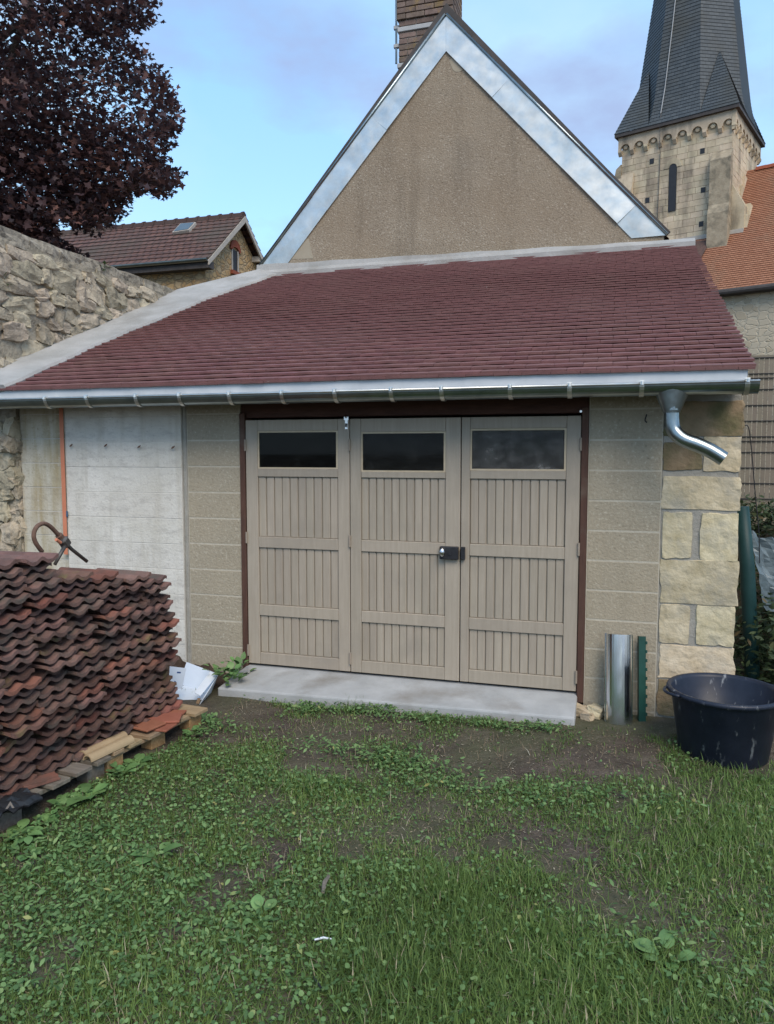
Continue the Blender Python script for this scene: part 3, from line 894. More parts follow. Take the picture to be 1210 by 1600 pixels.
# outlet funnel and swan-neck downpipe
fx = P(1050, 625, Y=GYc).x
fz0, fz1 = zb - 0.03, P(1050, 645, Y=GYc).z
V, F = [], []
for k in range(20):
    t = 2 * math.pi * k / 20
    V.append((fx + 0.105 * math.cos(t), GYc + 0.058 * math.sin(t), fz0))
for k in range(20):
    t = 2 * math.pi * k / 20
    V.append((fx + 0.047 * math.cos(t), GYc + 0.047 * math.sin(t), fz1))
F = [(k, (k + 1) % 20, 20 + (k + 1) % 20, 20 + k) for k in range(20)]
part('gutter_outlet', (V, F), M['zinc_gutter'], gut, smooth=True)
pp = [P(1050, 638, Y=GYc), P(1050, 655, Y=GYc), P(1053, 672, Y=GYc - 0.005), P(1067, 686, Y=GYc - 0.02), P(1090, 695, Y=GYc - 0.03), P(1110, 704, Y=GYc - 0.035), P(1131, 717, Y=GYc - 0.04)]
part('downpipe', tube(smooth_path(pp, 5), 0.043, 18, cap=False), M['zinc_gutter'], smooth=True)
part('pipe_mouth', tube([pp[-1] - (pp[-1] - pp[-2]).normalized() * 0.012, pp[-1] + (pp[-1] - pp[-2]).normalized() * 0.001], 0.0405, 14), M['slot'])
part('pipe_collar', tube([pp[0] + Vector((0, 0, 0.012)), pp[0] - Vector((0, 0, 0.012))], 0.0495, 18, cap=False), M['zinc_gutter'])
# old hooks and a bolt on the limewashed wall
for px, py in ((113, 697), (167, 697), (219, 699), (272, 700)):
    p = P(px, py, Y=-0.023)
    part('wall_hook', tube(smooth_path([p + Vector((-0.008, 0.004, 0.012)), p + Vector((-0.006, -0.02, -0.002)), p + Vector((0.012, -0.024, 0.004)), p + Vector((0.018, -0.02, 0.016))], 3), 0.004, 6), M['rust'])
p = P(1009, 655, Y=0)
part('wall_hook', tube(smooth_path([p + Vector((0.006, 0.004, 0.03)), p + Vector((0, -0.01, 0.01)), p + Vector((-0.004, -0.014, -0.008)), p + Vector((0.008, -0.012, -0.022))], 3), 0.004, 6), M['black'])
p = P(908, 643, Y=0.0)
part('bolt', tube([(p.x, -0.016, p.z), (p.x, 0.02, p.z)], 0.008, 8), M['steel'])

# ================================================================== GABLE HOUSE BEHIND
GYw = 3.87
house = empty('gable_house', (0.66, 6.5, GZ))
tag(house, 'tall house with grey-brown pebbledash gable edged in zinc, behind the tiled lean-to', 'house')
AX, AZ = 0.655, 6.645
BL, BR, BZ = -1.74, 3.12, 3.97
wl0, wr0 = BL + 0.02, BR - 0.02
part('gable_wall', prism([(wl0, -0.3), (wr0, -0.3), (wr0, BZ), (AX, AZ - 0.03), (wl0, BZ)], 'y', GYw, GYw + 0.35), M['render'], house)
part('side_wall', box(wl0, wl0 + 0.3, GYw + 0.352, 10, -0.3, BZ - 0.05), M['render'], house)
part('side_wall', box(wr0 - 0.3, wr0, GYw + 0.352, 10, -0.3, BZ - 0.05), M['render'], house)
for (bx, nm) in ((BL, 1), (BR, -1)):
    d = Vector((AX - bx, 0, AZ - BZ))
    L = d.length
    dn = d / L
    nin = Vector((dn.z, 0, -dn.x)) * (1 if bx < AX else -1)
    if nin.z > 0: nin = -nin
    # zinc verge lining, in sheets
    cuts = [0, 0.30, 0.62, 1.0] if nm == 1 else [0, 0.13, 0.38, 0.70, 1.0]
    for a, b in zip(cuts[:-1], cuts[1:]):
        e = 0.004
        o0, o1 = Vector((bx, 0, BZ)) + d * a, Vector((bx, 0, BZ)) + d * b
        if b == 1.0:
            i1 = Vector((AX, 0, AZ - 0.265 / abs(nin.z)))
        else:
            i1 = o1 + nin * 0.265
        if a == 0:
            i0 = o0 + Vector((0.265 / abs(nin.x) * nm, 0, 0))
        else:
            i0 = o0 + nin * 0.265
        y0 = GYw - 0.022 - (0.003 if int(a * 10) % 2 else 0)
        sgn = 1 if bx < AX else -1
        zs = prism([(o0.x, o0.z), (i0.x, i0.z), (i1.x - (sgn * 0.001 if b == 1 else 0), i1.z), (o1.x - (sgn * 0.001 if b == 1 else 0), o1.z)], 'y', y0, GYw - 0.002)
        for vi in (1, 2):
            x_, y_, z_ = zs[0][vi]
            zs[0][vi] = (x_, y_ + random.uniform(-0.012, 0.014), z_)
        part('zinc_sheet', zs, M['zinc'], house)
    # rolled edge and roof slab behind
    nout = -nin
    q0, q1 = Vector((bx, 0, BZ)), Vector((AX, 0, AZ))
    part('verge_roll', tube([Vector((q0.x, GYw - 0.028, q0.z)) + nout * 0.012, Vector((q1.x, GYw - 0.028, q1.z)) + nout * 0.012], 0.017, 8), M['zinc_gutter'], house, smooth=True)
    part('verge_roll', tube([Vector((q0.x, GYw + 0.03, q0.z)) + nout * 0.05, Vector((q1.x, GYw + 0.03, q1.z)) + nout * 0.05], 0.016, 8), M['fascia'], house, smooth=True)
    pr = [(q0 + nout * 0.0), (q1 + nout * 0.0), (q1 + Vector((0, 0, 0.10 / abs(nin.z)))), (q0 + nout * 0.045)]
    part('roof_edge', prism([(p.x, p.z) for p in pr], 'y', GYw + 0.0, GYw + 0.05), M['fascia'], house)
    if bx < AX:
        V_, F_, UV_ = coursed((bx - 0.1, 10, BZ - 0.11), (0, -(10 - GYw - 0.05), 0), (AX - bx + 0.1, 0, AZ - BZ + 0.17), 34, 0.014)
    else:
        V_, F_, UV_ = coursed((bx + 0.1, GYw + 0.05, BZ - 0.11), (0, 10 - GYw - 0.05, 0), (AX - bx - 0.1, 0, AZ - BZ + 0.17), 34, 0.014)
    part('roof_slope', (V_, F_), M['gable_tile'], house, uv=UV_)
# smooth render patches near the zinc
pc = P(717, 97, Y=GYw)
part('render_patch', prism([(pc.x + 0.10 * math.cos(t) * (1 + 0.1 * math.sin(3 * t)), pc.z + 0.11 * math.sin(t)) for t in [2 * math.pi * k / 16 for k in range(16)]], 'y', GYw - 0.003, GYw + 0.02), M['patch'], house)
pts = [P(*q, Y=GYw) for q in ((452, 405), (490, 404), (483, 374), (478, 372), (468, 385))]
part('render_patch', prism([(q.x, q.z) for q in pts], 'y', GYw - 0.003, GYw + 0.02), M['patch'], house)
# chimney, brick by brick
cy0, cy1 = 4.45, 5.0
cxl, cxr = P(623, 60, Y=cy0).x, P(706, 10, Y=cy0).x
chim = part('chimney', box(cxl + 0.012, cxr - 0.012, cy0 + 0.012, cy1 - 0.012, 5.2, 7.75), M['mortar'], house)
bricks = {}
def brickobj(x0, x1, y0, y1, z0, z1, m='brick'):
    part('brick', box(x0, x1, y0, y1, z0, z1), M[m], chim, bevel=0.004)
z = 5.72
k = 0
while z < 7.7:
    wide = 0.022 if z > 6.95 else 0.0
    band = k in (10, 16)
    if band:
        part('render_band', box(cxl - 0.014 - wide, cxr + 0.014 + wide, cy0 - 0.014 - wide, cy1 + 0.014, z, z + 0.058), M['greywhite'], chim, bevel=0.006)
    else:
        n = 3
        wd = (cxr - cxl + 2 * wide) / (n if k % 2 else n + 0.0)
        sh = 0 if k % 2 else wd / 2
        xs = [cxl - wide] + [cxl - wide + sh + i * wd for i in range(0 if sh else 1, n)] + [cxr + wide]
        for a, b in zip(xs[:-1], xs[1:]):
            brickobj(a + 0.004, b - 0.004, cy0 - wide + random.uniform(-0.003, 0.003), cy0 + 0.1, z, z + 0.062)
        for xx in (cxl, cxr):
            s0, s1 = (xx - wide, xx + 0.1) if xx == cxl else (xx - 0.1, xx + wide)
            ys = [cy0 + 0.104, cy0 + 0.104 + (0.2 if k % 2 else 0.3), cy1]
            for a, b in zip(ys[:-1], ys[1:]):
                brickobj(s0, s1, a + 0.002, b - 0.005, z, z + 0.062)
    z += 0.072
    k += 1
pl = P(620, 40, Y=cy0 + 0.05)
pole = part('antenna_pole', tube([(pl.x - 0.005, cy0 + 0.05, P(620, 96, Y=cy0).z), (pl.x - 0.005, cy0 + 0.05, 8.6)], 0.014, 10), M['zinc_gutter'], house)
for py in (40, 69):
    zc = P(620, py, Y=cy0).z
    part('pole_clamp', box(pl.x - 0.035, cxl + 0.02, cy0 + 0.03, cy0 + 0.075, zc - 0.022, zc + 0.022), M['greywhite'], house, bevel=0.004)

# ================================================================== BOUNDARY WALL ON THE LEFT
bw = empty('stone_wall', (-2.6, 1.6, GZ))
tag(bw, 'old grey rubble boundary wall above the cement strip left of the roof', 'wall')
WX = -2.33
part('wall_core', box(-2.85, WX + 0.034, -0.015, 5.4, -0.4, 3.40), M['fieldmortar'], bw)
part('wall_core', box(WX + 0.036, -2.075, -0.012, 0.30, -0.4, 1.97), M['fieldmortar'], bw)
# coping in rough lumps of mortar and stone
y = -0.02
i = 0
while y < 5.3:
    L = random.uniform(0.28, 0.55)
    part('coping_stone', xf(rock(0.58, L * 1.06, 0.14, 300 + i, 0.06), Matrix.Translation((-2.59, y + L / 2, 3.425))), M['coping'], bw)
    y += L
    i += 1
def stone_face(place, umin, umax, zmin, zmax, seed, hrow=(0.10, 0.2), wr=(0.13, 0.38), dep=0.12):
    rr = random.Random(seed)
    z = zmin
    while z < zmax - 0.04:
        h = min(rr.uniform(*hrow), zmax - z)
        u = umin - rr.uniform(0, 0.15)
        while u < umax:
            wd = rr.uniform(*wr)
            if rr.random() < 0.94:
                ss = rr.randrange(10000)
                vf = rock(wd * 1.06, dep * rr.uniform(0.9, 1.5), h * rr.uniform(0.95, 1.25), ss, 0.22, 3, 0.45, 0.07)
                mt = place(u + wd / 2, z + h / 2 + rr.uniform(-0.02, 0.02)) @ Matrix.Rotation(rr.uniform(-0.3, 0.3), 4, 'Y')
                part('stone', xf(vf, mt), M['fieldstone'], bw)
            u += wd
        z += h
stone_face(lambda u, z: Matrix.Translation((WX, u, z)) @ Matrix.Rotation(R(90), 4, 'Z'), 0.0, 3.1, 2.12, 3.37, 5)
stone_face(lambda u, z: Matrix.Translation((u, -0.01, z)), -2.45, -2.22, 0.2, 1.9, 9, wr=(0.12, 0.22), dep=0.1)
stone_face(lambda u, z: Matrix.Translation((-2.10, u, z)) @ Matrix.Rotation(R(90), 4, 'Z'), 0.02, 0.16, 0.2, 1.9, 15, wr=(0.12, 0.22), dep=0.08)

# ================================================================== CHURCH
Cr, Lr = Vector((7.62, 32.94, 0)), Vector((2.34, 34.9, 0))
ua = (Cr - Lr).normalized()
ub = Vector((-ua.y, ua.x, 0))
RZ = math.atan2(ua.y, ua.x)
O0 = Cr - ua * 0.28 + ub * 0.28
church = empty('church', (O0.x, O0.y, GZ), RZ)
tag(church, 'pale limestone church tower with grey slate spire and orange tiled nave', 'church')
TWd = 5.1
EZt = 17.18
Tm = Matrix.Translation((O0.x, O0.y, 0)) @ Matrix.Rotation(RZ, 4, 'Z')
Tinv = Tm.inverted()
def cp(name, vf, m, parent=None, **k):
    return part(name, ([Tm @ Vector(q) for q in vf[0]], vf[1]), m, parent or church, **k)
def tl_(px, py, ly=0.0):
    return Tinv @ Ppl(px, py, Tm @ Vector((0, ly, 0)), ub)
tower = cp('tower', box(-TWd, 0, 0.02, TWd, -0.3, 16.95), M['ashlar_joint'])
# slit window
s0, s1 = tl_(1052, 262), tl_(1050, 330)
swx, swz0, swz1 = (s0.x + s1.x) / 2, s1.z, s0.z
rr = random.Random(3)
holes = [tl_(*q) for q in ((1019, 252), (1098, 236), (1012, 313), (1099, 297), (1096, 350))]
hz = 0.30
def ashlar(face, zlo, zhi, seed):
    rr = random.Random(seed)
    z = zlo
    while z < zhi:
        h = hz * rr.choice((0.9, 1.0, 1.1))
        u = -TWd
        first = True
        while u < -0.02:
            wd = rr.uniform(0.38, 0.8)
            if -u - wd < 0.3: wd = -u
            e = min(u + wd, 0)
            segs = [(u, e)]
            if face == 'front' and z + h > swz0 - 0.02 and z < swz1 + 0.2 and u < swx + 0.20 and e > swx - 0.20:
                segs = [(u, swx - 0.185), (swx + 0.185, e)]
            for a, b in segs:
                if b - a > 0.09:
                    j = rr.uniform(0, 0.012)
                    bb = box(a + 0.007, b - 0.007, -0.002 - j, 0.1, z + 0.007, z + h - 0.007)
                    if face == 'right':
                        bb = ([(-(q[1]), q[0] + TWd, q[2]) for q in bb[0]], bb[1])
                    cp('stone', bb, M['ashlar'], tower)
            u = e
        z += h
ashlar('front', 11.35, 16.2, 21)
ashlar('right', 11.9, 16.2, 22)
def archpoly(cx, z0, z1, hw, n=10):
    return [(cx - hw, z0), (cx + hw, z0)] + [(cx + hw * math.cos(math.pi * k / n), z1 + hw * math.sin(math.pi * k / n)) for k in range(n + 1)]
cp('slit_window', prism(archpoly(swx, swz0, swz1, 0.17), 'y', -0.02, 0.05), M['slot'], tower)
outer = archpoly(swx, swz1 - 0.1, swz1, 0.42)[2:]
inner = archpoly(swx, swz1 - 0.1, swz1, 0.18)[2:][::-1]
cp('window_arch', prism(outer + inner, 'y', -0.035, 0.05), M['ashlar'], tower)
for h in holes:
    cp('putlog_hole', box(h.x - 0.10, h.x + 0.10, -0.022, 0.05, h.z - 0.12, h.z + 0.12), M['slot'], tower)
# corbel table with round arches
def corbel_band(place, n=8):
    z0, z1 = 16.22, 17.02
    wtot = TWd + 0.30
    st = wtot / n
    poly = [(-TWd - 0.15, z1), (-TWd - 0.15, z0 + 0.18)]
    for k in range(n):
        c = -TWd - 0.15 + st * (k + 0.5)
        r_ = st * 0.34
        poly += [(c - r_, z0 + 0.18)] + [(c - r_ * math.cos(math.pi * q / 8), z0 + 0.22 + r_ * math.sin(math.pi * q / 8)) for q in range(9)] + [(c + r_, z0 + 0.18)]
    poly += [(0.15, z0 + 0.18), (0.15, z1)]
    band = cp('corbel_table', place(prism(poly, 'y', -0.13, 0.03)), M['ashlar'], tower)
    for k in range(n):
        c = -TWd - 0.15 + st * (k + 0.5)
        cp('arch_stone', place(xf(lathe([(0.0, 0.05), (0.10, 0.03), (0.13, 0.0)], 10), Matrix.Translation((c, -0.02, z0 + 0.34)) @ Matrix.Rotation(R(90), 4, 'X'))), M['ashlar'], tower)
    for k in range(n + 1):
        c = min(max(-TWd - 0.15 + st * k, -TWd - 0.06), 0.06)
        hw = 0.085
        cp('corbel', place(prism([(0.02, z0 + 0.2), (-0.17, z0 + 0.2), (-0.17, z0 + 0.10), (-0.06, z0 - 0.06), (0.02, z0 - 0.06)], 'x', c - hw, c + hw)), M['ashlar'], tower)
corbel_band(lambda vf: vf)
corbel_band(lambda vf: ([(-q[1], q[0] + TWd, q[2]) for q in vf[0]], vf[1]))
# buttresses
bl, brr = tl_(1108, 300, -0.45).x, tl_(1140, 300, -0.45).x
bt = tl_(1125, 232, -0.3).z
cp('buttress', prism([(0.0, 8), (-0.62, 8), (-0.62, bt - 2.9), (-0.45, bt - 2.5), (-0.45, bt - 0.5), (0.0, bt)], 'x', bl, brr), M['ashlar_dark'], tower)
b2 = tl_(968, 262, 0.0)
cp('buttress', prism([(-TWd, 8), (-TWd - 0.42, 8), (-TWd - 0.42, b2.z - 1.0), (-TWd - 0.25, b2.z - 0.1), (-TWd, b2.z + 0.1)], 'y', -0.10, 0.9), M['ashlar_dark'], tower)
cp('buttress', prism([(-0.05, 8), (-0.32, 8), (-0.32, b2.z - 1.3), (-0.05, b2.z - 0.4)], 'x', -TWd - 0.25, -TWd + 0.62), M['ashlar'], tower)
cp('buttress', prism([(0.0, 8), (0.6, 8), (0.6, bt - 2.6), (0.0, bt - 1.5)], 'y', 0.0, 0.85), M['ashlar'], tower)
# spire : stepped slate courses on an octagon, broaches at the corners
cx_, cy_ = -TWd / 2, TWd / 2
A0 = TWd / 2 + 0.30
def apo(z):
    t = z - EZt
    base = 2.66 * (1 - t / 21.0)
    return base + max(0, 1 - t / 1.6) ** 2 * (A0 - 2.66)
def octv(a, k):
    rr_ = a / math.cos(math.pi / 8)
    t = math.pi / 8 + k * math.pi / 4
    return cx_ + rr_ * math.cos(t), cy_ + rr_ * math.sin(t)
V, F, UV = [], [], []
zz = EZt
step = 0.17
while zz < EZt + 17.9:
    z2 = min(zz + step, EZt + 18)
    aL, aU = apo(zz) + 0.018, apo(z2)
    for k in range(8):
        s = len(V)
        p = [octv(aL, k), octv(aL, k + 1), octv(aU, k + 1), octv(aU, k), octv(aL - 0.03, k), octv(aL - 0.03, k + 1)]
        V += [(p[0][0], p[0][1], zz), (p[1][0], p[1][1], zz), (p[2][0], p[2][1], z2), (p[3][0], p[3][1], z2), (p[4][0], p[4][1], zz - 0.002), (p[5][0], p[5][1], zz - 0.002)]
        hl, hu = aL * math.tan(math.pi / 8), aU * math.tan(math.pi / 8)
        F += [(s, s + 1, s + 2, s + 3), (s + 4, s + 5, s + 1, s)]
        v0, v1 = zz - EZt, z2 - EZt
        UV += [[(k * 3 - hl, v0), (k * 3 + hl, v0), (k * 3 + hu, v1), (k * 3 - hu, v1)], [(k * 3 - hl, v0), (k * 3 + hl, v0), (k * 3 + hl, v0 + .01), (k * 3 - hl, v0 + .01)]]
    zz = z2
spire = cp('spire', (V, F), M['slate'], uv=UV)
# broaches, each a slated half pyramid
for (sx, sy, k) in ((1, -1, 6), (-1, -1, 4), (1, 1, 0), (-1, 1, 2)):
    corner = Vector((cx_ + sx * A0, cy_ + sy * A0, EZt))
    ta = EZt + 3.1
    dgl = Vector((sx, sy, 0)).normalized()
    apex = Vector((cx_, cy_, ta)) + dgl * (apo(ta) + 0.04)
    tt = A0 * math.tan(math.pi / 8)
    p1 = Vector((cx_ + sx * A0, cy_ + sy * tt, EZt))
    p2 = Vector((cx_ + sx * tt, cy_ + sy * A0, EZt))
    V, F, UV = [], [], []
    nst = 20
    flare = lambda t: t + 0.10 * math.sin(math.pi * t)
    for (e0, e1) in ((p1, corner), (corner, p2)):
        for i in range(nst):
            t0, t1 = i / nst, (i + 1) / nst
            A_, B_ = e0.lerp(apex, t0), e1.lerp(apex, t0)
            C_, D_ = e1.lerp(apex, t1), e0.lerp(apex, t1)
            nrm = (e1 - e0).cross(apex - e0).normalized()
            if nrm.dot(dgl) < 0: nrm = -nrm
            s = len(V)
            V += [A_ + nrm * 0.02, B_ + nrm * 0.02, C_, D_, A_, B_]
            wA, wC = (A_ - B_).length / 2, (C_ - D_).length / 2
            F += [(s, s + 1, s + 2, s + 3), (s + 4, s + 5, s + 1, s)]
            UV += [[(-wA, t0 * 3.4), (wA, t0 * 3.4), (wC, t1 * 3.4), (-wC, t1 * 3.4)], [(-wA, t0 * 3.4), (wA, t0 * 3.4), (wA, t0 * 3.4), (-wA, t0 * 3.4)]]
    cp('broach', (V, F), M['slate'], spire, uv=UV)
cp('spire_soffit', join(box(-TWd - 0.29, 0.29, -0.29, TWd + 0.29, EZt - 0.16, EZt - 0.004)), M['fascia'], spire)
# lightning cable
cb = []
for (px, py) in ((1037, 182), (1041, 140), (1045, 90), (1049, 40), (1051, 10)):
    q = Tinv @ Ppl(px, py, Tm @ Vector((0, cy_ - apo(20) - 0.03, 0)), ub)
    cb.append(Vector((q.x, cy_ - apo(max(q.z, EZt)) - 0.06, q.z)))
top = cb[-1] + (cb[-1] - cb[-2]).normalized() * 3
cb.append(Vector((top.x, cy_ - apo(top.z) - 0.06, top.z)))
cp('lightning_cable', tube(cb, 0.022, 6), M['greywhite'], spire)
q0 = cb[0]
cp('lightning_cable', tube([q0, (q0.x, -0.24, EZt - 0.2), (q0.x, -0.23, 16.1), (q0.x - 0.02, -0.05, 15.9), (q0.x - 0.1, -0.05, 11)], 0.018, 6), M['iron'], tower)
# nave roof, eave, wall
NY, NZ, NS_ = -2.55, 8.6, 1.19
ridz = 15.25
run = (ridz - NZ) / NS_
V_, F_, UV_ = coursed((-9, NY, NZ), (30, 0, 0), (0, run, ridz - NZ), 62, 0.03)
nroof = cp('nave_roof', (V_, F_), M['nave_tile'], uv=UV_)
V_, F_, UV_ = coursed((21, NY + 2 * run, NZ), (-30, 0, 0), (0, -run, ridz - NZ), 48, 0.03)
cp('nave_roof', (V_, F_), M['nave_tile'], uv=UV_)
for k in range(24):
    x = 0.4 + k * 0.42
    cp('ridge_tile', xf(prism([(-0.2, -0.12), (-0.14, 0.03), (0, 0.10), (0.14, 0.03), (0.2, -0.12)], 'x', 0, 0.44), Matrix.Translation((x, NY + run, ridz + 0.0)) @ Matrix.Rotation(R(-1.5), 4, 'Y')), M['redbrick'], nroof)
cp('nave_wall', box(-9, 21, NY + 0.35, NY + 2 * run - 0.35, -0.3, NZ + 0.1), M['nave_rubble'])
cp('nave_gutter', tube([(-9, NY - 0.05, NZ - 0.12), (21, NY - 0.05, NZ - 0.12)], 0.13, 10), M['fascia'])
cp('nave_fascia', box(-9, 21, NY + 0.05, NY + 0.34, NZ - 0.25, NZ - 0.05), M['fascia'])
# mortar flashing stepping up the tower
for k in range(5):
    y = 0.1 + k * 0.5
    z = NZ + (y - NY) * NS_
    cp('step_flashing', box(0.0, 0.12 + (0.6 if y < 0.85 else 0), y, y + 0.52, z - 0.1, z + 0.62), M['ashlar'], nroof)
cp('step_flashing', box(-TWd, 0.6, -0.12, 0.04, NZ - NY * NS_ - 0.25, NZ - NY * NS_ + 0.08), M['whitewood'], nroof)
fl = [Vector((q.x, q.y - 0.06, q.z)) for q in (tl_(1078, 381, -1.0), tl_(1110, 377, -0.1), tl_(1096, 404, -1.0), tl_(1082, 404, -1.0))]
def onroof(px, py):
    n = (Tm.to_3x3() @ Vector((0, -NS_, 1))).normalized()
    return Tinv @ Ppl(px, py, Tm @ Vector((0, NY, NZ)), n)
fq = [onroof(*q) for q in ((1070, 380), (1111, 378), (1094, 408), (1078, 408))]
nn = Vector((0, -NS_, 1)).normalized()
cp('lead_apron', ([q + nn * 0.09 for q in fq] + [q + nn * 0.02 for q in fq], [(0, 1, 2, 3), (7, 6, 5, 4), (0, 4, 5, 1), (1, 5, 6, 2), (2, 6, 7, 3), (3, 7, 4, 0)]), M['oldtile'], nroof)

# ================================================================== OCHRE HOUSE, BACK LEFT
ho = empty('rubble_house', (-14, 18.5, GZ))
tag(ho, 'ochre rubble house with brown tiled roof and skylight under the purple tree', 'house')
hX, rY, rZ_, eY, eZ_ = -9.4, 18.45, 9.55, 16.0, 7.55
part('front_wall', box(-24, hX - 0.35, 16.35, 20.6, -0.3, 7.75), M['ochre'], ho)
part('gable_wall', prism([(16.33, -0.3), (20.62, -0.3), (20.62, 7.75), (rY, 9.38), (16.33, 7.75)], 'x', hX - 0.75, hX - 0.33), M['ochre'], ho)
V_, F_, UV_ = coursed((-24, eY, eZ_), (24 + hX, 0, 0), (0, rY - eY, rZ_ - eZ_), 11, 0.03)
hr = part('roof', (V_, F_), M['house_tile'], ho, uv=UV_)
V_, F_, UV_ = coursed((hX, 2 * rY - eY, eZ_), (-24 - hX, 0, 0), (0, -(rY - eY), rZ_ - eZ_), 11, 0.05)
part('roof', (V_, F_), M['house_tile'], ho, uv=UV_)
for k in range(34):
    x = -23.9 + k * 0.425
    part('ridge_tile', prism([(rY - 0.16, rZ_ - 0.10), (rY - 0.10, rZ_ + 0.05), (rY, rZ_ + 0.10), (rY + 0.10, rZ_ + 0.05), (rY + 0.16, rZ_ - 0.10)], 'x', x, x + 0.40), M['house_tile'], hr, uv=None)
    part('ridge_tile', prism([(rY - 0.18, rZ_ - 0.10), (rY - 0.12, rZ_ + 0.07), (rY, rZ_ + 0.13), (rY + 0.12, rZ_ + 0.07), (rY + 0.18, rZ_ - 0.10)], 'x', x + 0.36, x + 0.44), M['house_tile'], hr) if k % 1 == 0 else None
part('fascia', box(-24, hX - 0.02, 16.02, 16.33, 7.28, 7.50), M['fascia'], ho)
part('gutter', halfpipe(-24, hX - 0.02, 15.96, 7.54, 0.09, 0.01, 10), M['zinc_gutter'], ho)
sdir_ = Vector((0, rY - eY, rZ_ - eZ_)).normalized()
for sgn in (1, -1):
    a = Vector((hX + 0.0, rY - sgn * (rY - eY), eZ_ - 0.03))
    b = Vector((hX + 0.0, rY, rZ_ - 0.03))
    part('bargeboard', join(prism([(a.y, a.z - 0.16), (a.y, a.z), (b.y, b.z), (b.y, b.z - 0.20)], 'x', hX - 0.04, hX + 0.015)), M['whitewood'], ho)
part('purlin_end', box(hX - 0.33, hX - 0.045, 19.55, 19.75, 8.30, 8.48), M['whitewood'], ho)
# little gable window with brick arch
wq = P(367, 405, X=hX - 0.33)
wp = [(wq.y - 0.20, wq.z - 0.42), (wq.y + 0.20, wq.z - 0.42), (wq.y + 0.20, wq.z + 0.3), (wq.y - 0.20, wq.z + 0.3)]
win = part('window', prism(wp, 'x', hX - 0.34, hX - 0.322), M['slot'], ho)
part('frame', join(box(hX - 0.325, hX - 0.30, wq.y - 0.24, wq.y - 0.17, wq.z - 0.42, wq.z + 0.3), box(hX - 0.325, hX - 0.30, wq.y + 0.17, wq.y + 0.24, wq.z - 0.42, wq.z + 0.3)), M['whitewood'], win)
part('sill', box(hX - 0.33, hX - 0.22, wq.y - 0.32, wq.y + 0.32, wq.z - 0.54, wq.z - 0.42), M['redbrick'], win)
arc = [(wq.y + 0.36 * math.cos(math.pi * k / 10), wq.z + 0.28 + 0.34 * math.sin(math.pi * k / 10)) for k in range(11)] + [(wq.y + 0.24 * math.cos(math.pi * k / 10), wq.z + 0.26 + 0.12 * math.sin(math.pi * k / 10)) for k in range(10, -1, -1)]
part('brick_arch', prism(arc, 'x', hX - 0.33, hX - 0.27), M['redbrick'], win)
# skylight
rn = Vector((0, -(rZ_ - eZ_), rY - eY)).normalized()
sk = [Ppl(px, py, Vector((0, eY, eZ_)), rn) for px, py in ((271, 368), (297, 364), (308, 352), (284, 354))]
skl = part('skylight', ([q + rn * 0.11 for q in sk] + [q - rn * 0.02 for q in sk], [(0, 1, 2, 3), (7, 6, 5, 4), (0, 4, 5, 1), (1, 5, 6, 2), (2, 6, 7, 3), (3, 7, 4, 0)]), M['whitewood'], ho)
cs = sum(sk, Vector()) / 4
part('pane', ([cs + (q - cs) * 0.86 + rn * 0.125 for q in sk] + [cs + (q - cs) * 0.86 + rn * 0.10 for q in sk], [(0, 1, 2, 3), (7, 6, 5, 4), (0, 4, 5, 1), (1, 5, 6, 2), (2, 6, 7, 3), (3, 7, 4, 0)]), M['pane'], skl)

# ================================================================== PURPLE MAPLE
tree = empty('maple_tree', (-8.5, 5.4, GZ))
tag(tree, 'large dark purple-leaved maple tree behind the rubble wall', 'tree')
TC, TRad = np.array([-8.6, 5.4, 9.3]), np.array([4.6, 4.6, 5.2])
sil = [(-900, -1500), (330, -1500), (300, -300), (262, -60), (250, 0), (238, 8), (246, 36), (226, 50), (196, 42), (205, 66), (238, 80), (226, 96), (262, 118), (268, 135), (284, 165), (284, 190), (278, 222), (252, 240), (262, 258), (286, 266),
       (278, 288), (262, 312), (232, 298), (200, 300), (203, 326), (186, 334), (184, 352), (152, 360), (128, 356), (96, 344), (84, 352), (88, 370), (108, 384), (138, 402), (142, 424), (60, 430), (-900, 420)]
sx_, sy_ = np.array([q[0] for q in sil], float), np.array([q[1] for q in sil], float)
def inside(px, py):
    r = np.zeros(len(px), bool)
    n = len(sx_)
    j = n - 1
    for i in range(n):
        c = ((sy_[i] > py) != (sy_[j] > py)) & (px < (sx_[j] - sx_[i]) * (py - sy_[i]) / (sy_[j] - sy_[i] + 1e-9) + sx_[i])
        r ^= c
        j = i
    return r
def projn(p):
    d = p - np.array(CAM)
    z = d @ np.array(FW)
    return 605 + FPX * (d @ np.array(RT)) / z, 800 - FPX * (d @ np.array(UP)) / z
u = rng.normal(0, 1, (1150, 3))
u /= np.linalg.norm(u, axis=1)[:, None]
cl = TC + u * TRad * (rng.uniform(0.12, 1.0, (1150, 1)) ** (1 / 2.4))
